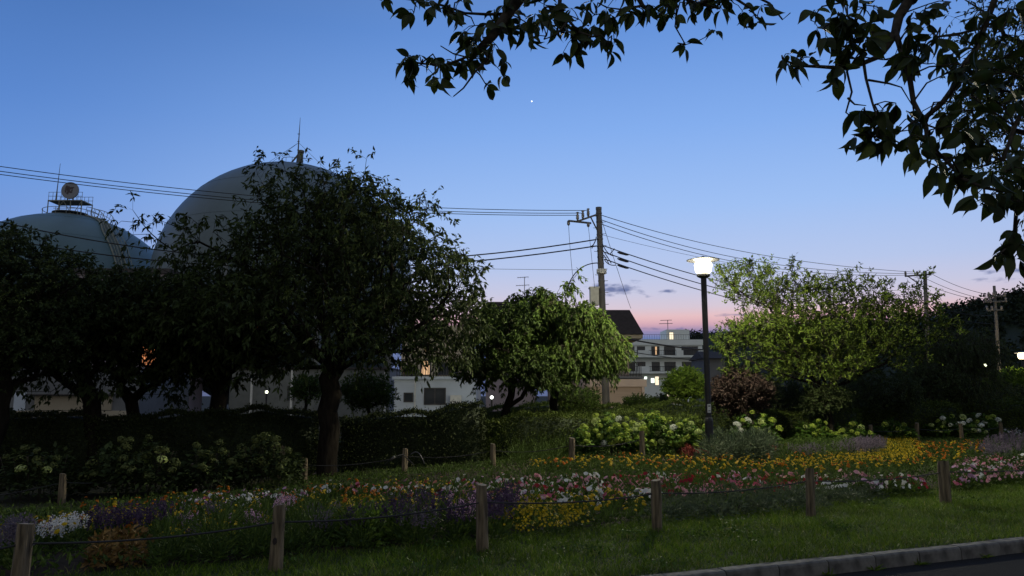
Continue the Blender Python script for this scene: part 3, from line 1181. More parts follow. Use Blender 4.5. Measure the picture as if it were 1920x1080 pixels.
# ------------------------------------------------------------------ utility poles and lines
def utility_pole(px_t, py_t, px_b, Y, r0, r1, zbase, label):
    top = at(px_t, py_t, Y)
    bx = XY(px_b, Y)
    t = thing('utility_pole', (bx, Y, zbase), label, 'utility pole')
    h = top[2] - zbase
    d = np.array([top[0] - bx, 0, h])
    MB().tube([(0, 0, 0), d * .5, d], [r0, (r0 + r1) / 2, r1], 16).build('shaft', 'concrete_pole', t, smooth=True)
    return t, top, np.array([bx, Y, zbase]), d


Y = 35
pole, ptp, pb, pd = utility_pole(1122.5, 391, 1140, Y, .19, .135, GZ + .2, 'tall concrete utility pole with crossarm beside the weeping tree')


def pl(px, py, dy_=0):
    return at(px, py, Y + dy_) - pb


# steel bands and step bolts
for py in (400, 416, 440, 448, 462, 470, 482, 494, 527, 545, 552, 600, 640):
    f_ = (at(1122, py, Y)[2] - pb[2]) / pd[2]
    q = pd * f_
    r_ = .19 + (.135 - .19) * f_ + .014
    MB().tube([q - np.array([0, 0, .03]), q + np.array([0, 0, .03])], r_, 14).build('band', 'pole_steel', pole)
for i, py in enumerate(range(406, 690, 11)):
    f_ = (at(1122, py, Y)[2] - pb[2]) / pd[2]
    q = pd * f_
    s = 1 if i % 2 else -1
    MB().tube([q, q + np.array([s * .30, -.05, .01])], .012, 4).build('step_bolt', 'pole_steel', pole)
MB().tube([pd - np.array([0, 0, .06]), pd + np.array([0, 0, .06])], .145, 14).build('pole_cap', 'pole_steel', pole)
arm = MB().tube([pl(1120, 402, -.1), pl(1083, 415, -.9)], .05, 6).build('crossarm', 'pole_steel', pole)
MB().tube([pl(1066, 414, -1.0), pl(1108, 418.5, -.5)], .05, 6).build('side_arm', 'pole_steel', arm)
MB().tube([pl(1108, 408, -.4), pl(1120, 432, -.05)], .035, 6).build('brace', 'pole_steel', arm)
ins_px = ((1083, 413, -.85), (1093, 410, -.6), (1103, 406, -.38))
for ix, iy, dd in ins_px:
    p = pl(ix, iy, dd)
    m = MB()
    m.lathe([(.05, 0), (.05, .06), (.085, .08), (.05, .12), (.085, .15), (.05, .19), (.085, .22), (.045, .27), (.045, .34), (.09, .36), (.03, .40)], 10, p)
    m.build('insulator', 'insulator', pole, smooth=True)
for ix, iy in ((1066, 417), (1103, 420)):
    p = pl(ix, iy, -.9)
    MB().lathe([(.03, .1), (.07, .05), (.07, -.1), (.03, -.15)], 8, p).build('hanger', 'insulator', pole, smooth=True)
# grey cabinet with cooling ribs on the pole's left side
bxp = pl(1114, 556, -.05)
m = MB()
m.box(bxp - np.array([.20, .22, .42]), bxp + np.array([.20, .22, .38]))
m.box(bxp + np.array([-.24, -.26, .38]), bxp + np.array([.24, .26, .44]))
cab = m.build('cabinet', 'box_grey', pole)
m = MB()
for i in range(6):
    x = -.17 + i * .068
    m.box(bxp + np.array([x - .012, -.27, -.38]), bxp + np.array([x + .012, -.222, .30]))
m.build('rib', 'box_grey', cab)
m = MB().lathe([(.20, -.12), (.24, -.1), (.24, .1), (.20, .12)], 12, pl(1128, 509))
m.build('collar', 'box_grey', pole)
# tangled tails of cable at the pole
rq = random.Random(8)
for (ax, ay, bx_, by_) in ((1130, 458, 1150, 480), (1131, 470, 1146, 494), (1133, 486, 1155, 497), (1118, 444, 1107, 462), (1117, 450, 1110, 466), (1140, 476, 1152, 466), (1132, 478, 1141, 496), (1120, 560, 1108, 575)):
    a_, b_ = pl(ax, ay, -.2), pl(bx_, by_, -.35)
    mid = (a_ + b_) / 2 + np.array([rq.uniform(-.15, .15), -.1, -.22])
    pts = [a_ * (1 - t) ** 2 + mid * 2 * t * (1 - t) + b_ * t * t for t in np.linspace(0, 1, 8)]
    MB().tube(pts, .022, 5).build('cable_loop', 'wire', pole)


def wire(pts3, r, label, name='power_line', n=28, t1=1.0, group=None):
    """A sagging line through three points."""
    a_, b_, c_ = [np.array(p, float) for p in pts3]
    s = np.linalg.norm(b_ - a_) / (np.linalg.norm(b_ - a_) + np.linalg.norm(c_ - b_))
    P_ = []
    for t in np.linspace(0, t1, n):
        P_.append(a_ * (t - s) * (t - 1) / (s) + b_ * t * (t - 1) / (s * (s - 1)) + c_ * t * (t - s) / (1 - s))
    o = link(name, MB().tube(P_, r, 5).mesh(name, 'wire', True))
    return tag(o, label, 'cable', group)


LW = 'overhead lines from the utility pole'
wire([at(1103, 394.5, 34.6), at(380, 358, 30), at(0, 312, 27)], .016, 'top line of three running left from the pole over both gas tanks', t1=1.3, group=LW)
wire([at(1093, 399.5, 34.4), at(380, 366, 30), at(0, 321, 27)], .016, 'middle line of three running left from the pole over both gas tanks', t1=1.3, group=LW)
wire([at(1083, 403.5, 34.2), at(380, 371, 30), at(0, 327, 27)], .016, 'lowest line of three running left from the pole over both gas tanks', t1=1.3, group=LW)
wire([at(1118, 449, 35), at(905, 477, 36), at(300, 469, 38)], .032, 'upper thick black cable running left from the pole into the cherry', t1=1.5, group=LW)
wire([at(1119, 461, 35), at(905, 488, 35.6), at(250, 484, 37)], .032, 'lower thick black cable running left from the pole into the cherry', t1=1.5, group=LW)
wire([at(1090, 506, 35), at(900, 504, 37), at(700, 500, 39)], .010, 'thin wire running left from the pole below the thick cables', t1=1.3, group=LW)
wire([at(1126, 403, 35), at(1390, 471, 46), at(1744, 512, 59.5)], .018, 'top line of three running right from the pole to the second pole', group=LW)
wire([at(1127, 412, 35), at(1390, 485, 46), at(1720, 513, 59.5)], .018, 'middle line of three running right from the pole to the second pole', group=LW)
wire([at(1127, 420, 35), at(1390, 493, 46), at(1698, 516, 59.5)], .018, 'lowest line of three running right from the pole to the second pole', group=LW)
wire([at(1128, 440, 35), at(1310, 482, 42), at(1500, 515, 50)], .009, 'thin wire running right from the pole above the lamp', t1=1.4, group=LW)
wire([at(1132, 461, 35), at(1310, 517, 42), at(1560, 571, 52)], .026, 'upper spliced cable running right from the pole behind the lamp', t1=1.2, group=LW)
wire([at(1134, 473, 35), at(1310, 531, 42), at(1560, 588, 52)], .026, 'middle spliced cable running right from the pole behind the lamp', t1=1.2, group=LW)
wire([at(1134, 486, 35), at(1310, 543, 42), at(1560, 602, 52)], .026, 'lowest spliced cable running right from the pole behind the lamp', t1=1.2, group=LW)
for ay, by_ in ((473, 478), (485, 491), (497, 503)):     # splice sleeves on the three cables
    a_, b_ = pl(1158, ay, .9), pl(1178, by_, 1.7)
    MB().tube([a_, a_ * .8 + b_ * .2, a_ * .2 + b_ * .8, b_], [.03, .06, .06, .03], 7).build('splice_sleeve', 'wire', pole)
wire([at(1066, 420, 34), at(1072, 500, 34), at(1082, 580, 34)], .010, 'thin drop wire falling from the left end of the side arm', group=LW)
wire([at(1103, 423, 34.3), at(1109, 480, 34.3), at(1115, 540, 34.6)], .010, 'thin drop wire falling from the right end of the side arm', group=LW)
wire([at(1129, 415, 35), at(1155, 497, 38), at(1183, 578, 45)], .012, 'steep stay wire from the pole down to the dark roof', group=LW)
wire([at(1120, 493, 35), at(1086, 505, 36), at(1062, 545, 37)], .026, 'short cable curving left from the pole into the weeping tree', group=LW)
wire([at(1140, 628, 35), at(1230, 645, 38), at(1320, 656, 42)], .040, 'thick cable bundle crossing in front of the white apartments', group=LW)
wire([at(1140, 652, 35), at(1230, 667, 38), at(1320, 676, 42)], .022, 'thin cable crossing low in front of the white apartments', group=LW)

Y = 60
pole2, pt2, pb2, pd2 = utility_pole(1734, 508, 1738, Y, .20, .14, -3.4, 'distant utility pole rising above the sunlit-green tree')
pole2['label'] = 'distant dark utility pole with crossarm rising behind the lamplit tree'
MB().tube([at(1697, 518, Y - .2) - pb2, at(1746, 514, Y - .2) - pb2], .07, 6).build('crossarm', 'pole_steel', pole2)
MB().tube([at(1704, 519, Y - .2) - pb2, at(1733, 540, Y - .15) - pb2], .04, 6).build('brace', 'pole_steel', pole2)
for ix in (1698, 1720, 1743.5):
    p = at(ix, 516.5, Y - .2) - pb2
    MB().lathe([(.06, 0), (.10, .05), (.06, .14), (.10, .2), (.06, .3), (.05, .36)], 8, p).build('insulator', 'insulator', pole2, smooth=True)
Y = 52
pole3, pt3, pb3, pd3 = utility_pole(1864, 536, 1872, Y, .17, .09, -3.4, 'far right utility pole with three crossarms in front of the wooded hill')
for py, x0, x1 in ((556, 1853, 1886), (566, 1847, 1888), (582, 1850, 1880)):
    MB().tube([at(x0, py, Y - .2) - pb3, at(x1, py - 1, Y - .2) - pb3], .06, 6).build('crossarm', 'pole_steel', pole3)
    for ix in (x0 + 1, x0 + 10, x1 - 2):
        MB().lathe([(.05, 0), (.09, .06), (.05, .14), (.08, .2), (.04, .28)], 8, at(ix, py - 1, Y - .2) - pb3).build('insulator', 'insulator', pole3, smooth=True)
for k_, (a_, b_) in enumerate((((1744, 512), (1860, 553)), ((1720, 514), (1853, 562)), ((1698, 517), (1852, 566)))):
    wire([at(*a_, 60), at((a_[0] + b_[0]) / 2, (a_[1] + b_[1]) / 2 + 6, 56), at(*b_, 52)], .018, ('top', 'middle', 'lowest')[k_] + ' line between the two distant poles at right', group='lines between the distant poles')
for k_, (y0, y1) in enumerate(((570, 592), (580, 607))):
    wire([at(1740, y0, 60), at(1800, (y0 + y1) / 2 + 6, 56), at(1862, y1, 52)], .02, ('upper', 'lower')[k_] + ' low cable between the two distant poles at right', group='lines between the distant poles')

# ------------------------------------------------------------------ lamps
def park_lamp(px, py_top, py_globe, Y, zb, label, globe='lamp_globe', r_post=.072):
    top = at(px, py_top, Y)
    t = thing('park_lamp', (top[0], Y, zb), label, 'street lamp')
    zt_ = top[2] - zb
    zg_ = at(px, py_globe, Y)[2] - zb
    m = MB().lathe([(.14, 0), (.14, .03), (.105, .05), (.105, .95), (.095, 1.0), (r_post, 1.04), (r_post, zg_ - .12), (.06, zg_ - .1)], 20)
    ps = m.build('post', 'lamp_post', t, smooth=False)
    MB().box((-.045, -.110, 1.15), (.035, -.078, 1.36)).build('notice_plate', 'plate', ps)
    k_ = MB()
    k_.box((-.03, -.114, 1.30), (.02, -.1105, 1.33))
    k_.box((-.03, -.114, 1.19), (.02, -.1105, 1.21))
    k_.build('plate_print', 'plate_mark', ps)
    MB().lathe([(.10, zg_ - .14), (.17, zg_ - .1), (.17, zg_ - .04)], 20).build('collar', 'lamp_post', t)
    MB().lathe([(.15, zg_ - .035), (.20, zg_ + .04), (.225, zg_ + .20), (.18, zg_ + .30)], 20).build('globe', globe, t, smooth=True)
    hz = zg_ + .31
    MB().lathe([(.40, hz), (.42, hz + .012), (.16, hz + .075), (.05, hz + .10), (.018, hz + .12), (.012, zt_)], 28).build('hat', 'lamp_post', t)
    return t


park_lamp(1318, 487, 511, 18.9, float(G(4.9, 18.9)), 'black park lamp post with bright lit globe beside the lamplit tree')
t = park_lamp(1914, 643, 672, 44, -.4, 'lit park lamp half cut off at the right edge', 'lamp_far')
# small distant lamp, garden wall light, yard light
Y = 66
p = at(1848, 684, Y)
t = thing('distant_lamp', (p[0], Y, GZ), 'small distant greenish lamp beneath the far right pole', 'street lamp')
MB().tube([(0, 0, 0), (0, 0, p[2] - GZ - .1)], .06, 8).build('post', 'lamp_post', t)
MB().lathe([(.06, -.12), (.16, -.05), (.16, .06), (.08, .13)], 12, (0, 0, p[2] - GZ)).build('globe', 'lamp_small', t, smooth=True)
Y = 40
p = at(922, 745, Y)
t = thing('garden_light', (p[0], Y, GZ), 'white round light glowing low behind the weeping tree trunk', 'lamp')
MB().tube([(0, 0, 0), (0, 0, p[2] - GZ - .12)], .05, 8).build('post', 'lamp_post', t)
m = MB()
Vs, Fs = uv_sphere(.085, 16, 10)
m.add([(x, y, z + p[2] - GZ) for x, y, z in Vs], Fs)
m.build('globe', 'lamp_garden', t, smooth=True)
Y = 48
p = at(500, 735, Y)
t = thing('yard_light', (p[0], Y, GZ), 'small pale yellow yard light left of the big cherry trunk', 'lamp')
MB().tube([(0, 0, 0), (0, 0, p[2] - GZ - .1)], .06, 8).build('post', 'lamp_post', t)
MB().lathe([(.04, -.08), (.085, -.04), (.085, .04), (.04, .08)], 12, (0, 0, p[2] - GZ)).build('globe', 'lamp_yard', t, smooth=True)

# evening star
p = np.array([0, 0, EYE]) + ray(997, 190) * 4000
m = MB()
Vs, Fs = uv_sphere(3.6, 12, 8)
m.add(Vs, Fs)
o = m.build('star', 'star', None, True)
o.location = tuple(p)
tag(o, 'tiny white evening star in the blue sky', 'star')

# ------------------------------------------------------------------ trees
def PX(Y, *pts):
    return [at(x, y, Y) for x, y in pts]


def PXY(*pts):
    return [at(x, y, Y_) for x, y, Y_ in pts]


def rooted(px, Y, *rest):
    """A trunk that starts on the garden ground below px."""
    x = XY(px, Y)
    return [np.array([x, Y, float(G(x, Y)) - .05])] + PXY(*rest)


# the big cherry in the middle left
tree('cherry_tree', 'large dark cherry tree with thick trunk in front of the big gas tank', 21,
     [rooted(618, 19, (614, 800, 19), (620, 740, 19), (624, 692, 19)),
      PXY((624, 692, 19), (592, 690, 18.8), (555, 680, 18.6), (510, 684, 18.4), (470, 702, 18.2)),
      PXY((624, 692, 19), (604, 610, 19), (592, 500, 19.2), (578, 400, 19.2), (566, 340, 19.2)),
      PXY((624, 692, 19), (690, 600, 19.4), (740, 510, 19.6), (700, 390, 19.8)),
      PXY((624, 700, 19), (710, 655, 18.4), (800, 600, 18), (860, 530, 18)),
      PXY((618, 690, 19), (530, 590, 19), (460, 500, 18.8), (380, 455, 18.6), (325, 420, 18.5)),
      PXY((618, 690, 19), (560, 610, 20.5), (500, 520, 21), (455, 430, 21)),
      PXY((380, 455, 18.6), (330, 470, 18.4), (285, 440, 18.4), (252, 395, 18.4)),
      PXY((624, 692, 19), (660, 560, 21), (740, 450, 21.4), (790, 400, 21.4))],
     [E(555, 480, 120, 85, 19, 2.0, .8), E(690, 510, 130, 110, 19.4, 2.2), E(560, 590, 210, 80, 19, 2.6), E(790, 520, 85, 85, 19.4, 1.8, .9), E(455, 525, 110, 75, 19, 2.0, .85),
      E(600, 385, 100, 62, 19.2, 1.6, .9), E(860, 520, 42, 62, 18, 1.3, .8), E(335, 570, 100, 60, 18.6, 1.8, .7), E(745, 425, 70, 48, 20.5, 1.4, .8), E(700, 645, 150, 42, 18.6, 2.0),
      E(400, 460, 60, 55, 18.7, 1.2, .6), E(268, 425, 58, 48, 18.4, 1.0, .30), E(505, 310, 32, 22, 19.2, .6, .8), E(690, 320, 25, 25, 19.8, .6, .8), E(470, 340, 30, 25, 19.2, .7, .5),
      E(815, 385, 25, 18, 21, .6, .8), E(850, 600, 60, 45, 18.2, 1.4), E(630, 440, 150, 60, 19.4, 2, .8), E(540, 670, 90, 25, 18.5, 1.2, .6), E(420, 600, 130, 70, 19, 2.0, .9), E(820, 650, 80, 40, 18.6, 1.4, .9), E(760, 600, 100, 60, 19, 1.8, .8), E(370, 520, 70, 60, 18.8, 1.4, .7), E(655, 355, 65, 42, 19.6, 1.2, .6), E(690, 385, 60, 45, 19.8, 1.3, .6), E(710, 430, 70, 60, 20, 1.6, .8), E(530, 410, 85, 70, 19.2, 1.6, .5), E(585, 320, 70, 24, 19.4, .8, .4), E(860, 580, 50, 60, 18.2, 1.2, .9)],
     1850, twigs=3, per=8, L=(.13, .20), W=.34, trunk_r=.25, tl=(.3, .72), thin=.022, step=.40)
# left trees
tree('cherry_tree', 'low dark tree with pale fork seen left of the big cherry trunk', 22,
     [rooted(405, 20.5, (404, 790, 20.5), (408, 740, 20.5), (425, 705, 20.5)), PXY((408, 740, 20.5), (380, 700, 20.3), (340, 670, 20)), PXY((425, 705, 20.5), (460, 680, 20.5), (480, 640, 20.5)),
      PXY((425, 705, 20.5), (400, 650, 21), (390, 590, 21))],
     [E(390, 640, 120, 55, 20.5, 2.0), E(330, 660, 70, 40, 20, 1.6), E(480, 650, 80, 45, 20.5, 1.6), E(400, 590, 110, 45, 21, 1.8), E(430, 690, 90, 30, 20.3, 1.2, .6), E(330, 710, 50, 22, 20, .9, .6)],
     640, leaf='leaf_dark', twigs=3, per=11, L=(.12, .17), trunk_r=.22, tl=(.25, .5))
bpy.data.objects['cherry_tree.001']['label'] = 'low dark spreading tree between the left fork and the big cherry'
tree('cherry_tree', 'dark tree with forked leaning trunk above the left hydrangeas', 23,
     [rooted(185, 18.5, (182, 800, 18.5), (168, 757, 18.5), (150, 735, 18.5)), PXY((150, 735, 18.5), (122, 715, 18.4), (100, 690, 18.3), (88, 640, 18.3)), PXY((168, 757, 18.5), (160, 715, 18.6), (150, 670, 18.7), (160, 610, 18.7)),
      PXY((122, 715, 18.4), (85, 730, 18.2), (45, 732, 18)), PXY((150, 670, 18.7), (210, 620, 19), (240, 580, 19))],
     [E(150, 600, 130, 60, 18.7, 2.0), E(95, 640, 80, 60, 18.3, 1.6), E(220, 620, 80, 55, 19, 1.6), E(190, 560, 90, 40, 19, 1.6, .8), E(60, 690, 50, 35, 18, 1.2, .7), E(200, 700, 60, 35, 18.6, 1.2, .6), E(130, 690, 60, 30, 18.6, 1.2, .6)],
     720, leaf='leaf_dark', twigs=3, per=11, L=(.12, .17), trunk_r=.20, tl=(.25, .5))
tree('cherry_tree', 'slender dark tree with curved trunk left of the yard light', 24,
     [rooted(255, 20, (255, 800, 20), (246, 755, 20), (228, 725, 20), (245, 690, 20)), PXY((246, 755, 20), (270, 730, 20), (300, 715, 19.8), (340, 690, 19.8)), PXY((245, 690, 20), (270, 640, 20), (290, 590, 20))],
     [E(270, 640, 90, 60, 20, 1.8), E(320, 680, 60, 35, 19.8, 1.3), E(290, 580, 80, 50, 20, 1.6), E(225, 690, 50, 40, 20, 1.2), E(250, 560, 90, 50, 20, 1.6), E(310, 610, 80, 60, 20, 1.6), E(290, 730, 60, 20, 20, .9, .6)],
     620, leaf='leaf_dark', twigs=3, per=11, L=(.12, .17), trunk_r=.16, tl=(.25, .5))
tree('evergreen_tree', 'dense dark evergreen tree at the left edge of the picture', 25,
     [rooted(-5, 16.5, (-4, 760, 16.5), (4, 700, 16.5), (18, 620, 16.5)), PXY((4, 700, 16.5), (60, 640, 16.3), (100, 570, 16.3)), PXY((18, 620, 16.5), (20, 520, 16.5), (10, 450, 16.5))],
     [E(20, 520, 95, 90, 16.5, 1.9), E(95, 545, 85, 75, 16.4, 1.7), E(10, 650, 90, 75, 16.4, 1.7), E(-80, 560, 120, 130, 16.5, 2.0), E(90, 640, 60, 60, 16.4, 1.3), E(60, 470, 60, 35, 16.5, 1.1, .8), E(150, 500, 30, 30, 16.5, .8, .6)],
     900, leaf='leaf_dark', twigs=4, per=11, L=(.08, .115), W=.45, mode='bush', trunk_r=.20, tl=(.18, .36), step=.35)
# weeping tree in the middle
tree('weeping_tree', 'green weeping tree with trailing branches left of the utility pole', 26,
     [rooted(1035, 23.2, (1036, 800, 23.2), (1038, 740, 23.2), (1045, 680, 23.2), (1050, 620, 23)), PXY((1045, 680, 23.2), (1020, 600, 23), (1000, 560, 22.9)), PXY((1050, 620, 23), (1062, 560, 22.8), (1068, 530, 22.7), (1084, 517, 22.6)),
      PXY((1050, 620, 23), (1100, 585, 22.4), (1130, 590, 22), (1152, 620, 21.8)), PXY((1050, 620, 23), (1090, 630, 22), (1120, 650, 21.6)), PXY((1050, 620, 23), (980, 590, 22.6), (950, 590, 22.4))],
     [E(1010, 590, 55, 36, 22.9, 1.5), E(1075, 595, 50, 30, 22.4, 1.4), E(1106, 600, 32, 20, 22, 1.0), E(1146, 645, 24, 32, 21.9, .7, .7), E(1060, 660, 60, 40, 22.2, 1.3, .8),
      E(1058, 533, 24, 9, 22.6, .4, .9), E(1005, 555, 44, 14, 22.8, .9, .9), E(1115, 655, 42, 34, 22, .9, .6), E(1010, 650, 60, 40, 22.6, 1.2, .7), E(955, 590, 30, 22, 22.6, .8, .6)],
     980, leaf='leaf_weeping', twigs=4, per=11, L=(.11, .17), W=.36, mode='weep', trunk_r=.13, tl=(.2, .6), thin=.02, step=.36)
tree('broad_tree', 'dark green broad tree with two thin trunks left of the weeping tree', 30,
     [rooted(940, 21.4, (944, 800, 21.4), (952, 765, 21.4), (960, 720, 21.4), (950, 660, 21.4)), PXY((952, 765, 21.4), (980, 745, 21.3), (992, 715, 21.2), (1000, 680, 21.2)), PXY((950, 660, 21.4), (925, 620, 21.6), (915, 590, 21.6))],
     [E(930, 640, 55, 48, 21.5, 1.3), E(975, 690, 70, 34, 21.3, 1.3), E(900, 690, 40, 30, 21.5, 1.0), E(965, 610, 45, 34, 21.6, 1.2), E(1020, 705, 40, 28, 21.2, .9), E(910, 590, 24, 20, 21.6, .7)],
     520, leaf='leaf_broad', twigs=4, per=11, L=(.10, .15), W=.38, mode='cherry', trunk_r=.12, tl=(.2, .45), thin=.02, step=.36)
# tree lit by the lamp
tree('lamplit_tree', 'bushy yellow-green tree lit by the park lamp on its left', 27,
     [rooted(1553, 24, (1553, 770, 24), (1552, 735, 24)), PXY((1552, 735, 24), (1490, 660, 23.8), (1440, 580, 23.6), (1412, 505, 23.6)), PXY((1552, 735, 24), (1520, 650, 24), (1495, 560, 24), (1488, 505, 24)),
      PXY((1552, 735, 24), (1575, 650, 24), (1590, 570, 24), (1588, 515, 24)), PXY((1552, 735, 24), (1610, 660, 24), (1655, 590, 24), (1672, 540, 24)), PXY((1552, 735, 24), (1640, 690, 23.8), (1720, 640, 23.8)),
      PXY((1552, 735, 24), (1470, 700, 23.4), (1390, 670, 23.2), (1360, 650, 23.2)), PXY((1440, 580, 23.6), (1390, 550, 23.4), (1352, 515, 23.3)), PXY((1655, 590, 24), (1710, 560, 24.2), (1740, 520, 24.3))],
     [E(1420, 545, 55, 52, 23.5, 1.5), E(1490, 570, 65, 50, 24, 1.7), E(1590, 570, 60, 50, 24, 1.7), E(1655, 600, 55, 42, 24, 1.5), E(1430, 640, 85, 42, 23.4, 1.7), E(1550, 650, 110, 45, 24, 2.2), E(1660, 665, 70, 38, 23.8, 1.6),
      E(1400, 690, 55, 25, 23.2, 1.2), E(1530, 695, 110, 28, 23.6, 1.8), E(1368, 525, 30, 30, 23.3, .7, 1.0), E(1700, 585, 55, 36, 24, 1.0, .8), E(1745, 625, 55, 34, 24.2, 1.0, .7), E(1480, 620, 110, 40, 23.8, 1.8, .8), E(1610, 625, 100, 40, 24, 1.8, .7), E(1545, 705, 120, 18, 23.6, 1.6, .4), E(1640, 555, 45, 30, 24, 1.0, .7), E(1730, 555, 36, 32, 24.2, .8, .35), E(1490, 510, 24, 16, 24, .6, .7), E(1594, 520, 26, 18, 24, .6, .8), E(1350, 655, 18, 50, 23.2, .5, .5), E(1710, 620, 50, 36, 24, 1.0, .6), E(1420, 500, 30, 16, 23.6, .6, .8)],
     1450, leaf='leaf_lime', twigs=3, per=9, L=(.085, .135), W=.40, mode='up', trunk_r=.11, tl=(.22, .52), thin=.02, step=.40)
# dark drooping tree right
tree('willow_tree', 'dim drooping tree below the distant utility poles at right', 28,
     [[np.array([XY(1806, 30), 30, -.3])] + PXY((1805, 740, 30), (1800, 680, 30), (1795, 635, 30)), PXY((1800, 680, 30), (1760, 640, 30), (1730, 640, 30)), PXY((1795, 635, 30), (1830, 620, 30), (1860, 650, 30))],
     [E(1795, 645, 55, 32, 30, 1.5), E(1750, 660, 45, 35, 30, 1.3), E(1840, 665, 30, 35, 30, 1.1), E(1790, 700, 70, 35, 30, 1.4)],
     380, leaf='leaf_willow', twigs=4, per=12, L=(.09, .14), W=.28, mode='weep', trunk_r=.14, tl=(.4, .9), thin=.03)


def shrub(name, label, seed, px, py, rx, ry, Y, rd, n, leaf, mode='bush', L=(.06, .09), per=11, twigs=4, zb=None, tl=(.2, .4), W=.5):
    x = XY(px, Y)
    z0 = float(G(x, Y)) if zb is None else zb
    top = at(px, py, Y)
    return tree(name, label, seed, [[np.array([x, Y, z0 - .05]), np.array([x + .05, Y, (z0 + top[2]) / 2]), top]],
                [E(px, py, rx, ry, Y, rd), E(px - rx * .45, py + ry * .4, rx * .5, ry * .6, Y, rd * .7), E(px + rx * .45, py + ry * .35, rx * .55, ry * .65, Y, rd * .7)],
                n, leaf=leaf, twigs=twigs, per=per, L=L, W=W, mode=mode, trunk_r=.06, tl=tl, step=.3, cat='shrub', shell=3.0)


shrub('green_shrub', 'rounded green shrub in front of the apartment ground floor lights', 31, 1285, 722, 36, 24, 30, 1.1, 240, 'leaf_bright', L=(.09, .13), zb=-1.0)
shrub('red_leaf_shrub', 'reddish purple leaved shrub just right of the lamp post', 32, 1388, 735, 48, 32, 23, 1.0, 240, 'leaf_red', L=(.08, .12))
shrub('dark_shrub', 'dark shrub hiding the trunk of the lamplit tree', 44, 1552, 750, 40, 16, 23.5, .6, 170, 'leaf_dark')
shrub('dark_shrub', 'dark shrub under the left side of the lamplit tree', 33, 1470, 745, 60, 28, 26, 1.2, 240, 'leaf_dark')
shrub('dark_shrub', 'dark shrub under the right side of the lamplit tree', 34, 1640, 735, 80, 36, 27, 1.4, 300, 'leaf_dark')
shrub('dark_shrub', 'dark shrub in front of the drooping tree', 35, 1745, 725, 60, 40, 29, 1.4, 280, 'leaf_dark')
shrub('bright_bush', 'bright green bush lit by the lamp at the right edge', 36, 1898, 722, 40, 26, 41, 1.4, 260, 'leaf_bright', L=(.10, .16), zb=-.6)
shrub('dark_shrub', 'dark broad shrub on the right edge below the lit lamp', 37, 1870, 748, 70, 24, 33, 1.5, 260, 'leaf_willow', zb=-.4)
shrub('dark_shrub', 'dark shrub right of the big cherry trunk', 38, 690, 735, 46, 30, 24, 1.1, 220, 'leaf_weeping')
shrub('dark_shrub', 'small dark shrub left of the big cherry trunk', 39, 574, 728, 24, 24, 27, .8, 130, 'leaf_weeping')
shrub('garage_shrub', 'low leafy shrub in front of the beige garage', 40, 1200, 757, 26, 7, 31, .6, 110, 'leaf_weeping', zb=-.4)
shrub('garage_shrub', 'dark spiky shrub between garage and apartments', 41, 1240, 752, 12, 10, 33, .5, 70, 'leaf_dark', zb=-.8, tl=(.12, .25))
shrub('garage_shrub', 'leafy shrub below the weeping tree by the garage corner', 42, 1080, 750, 40, 20, 27, .9, 150, 'leaf_weeping', zb=-.2)
shrub('terrace_plant', 'potted greenery along the lit terrace railing', 43, 770, 697, 14, 9, 42.6, .3, 60, 'leaf_bright', L=(.1, .15), zb=2.6, tl=(.1, .25))

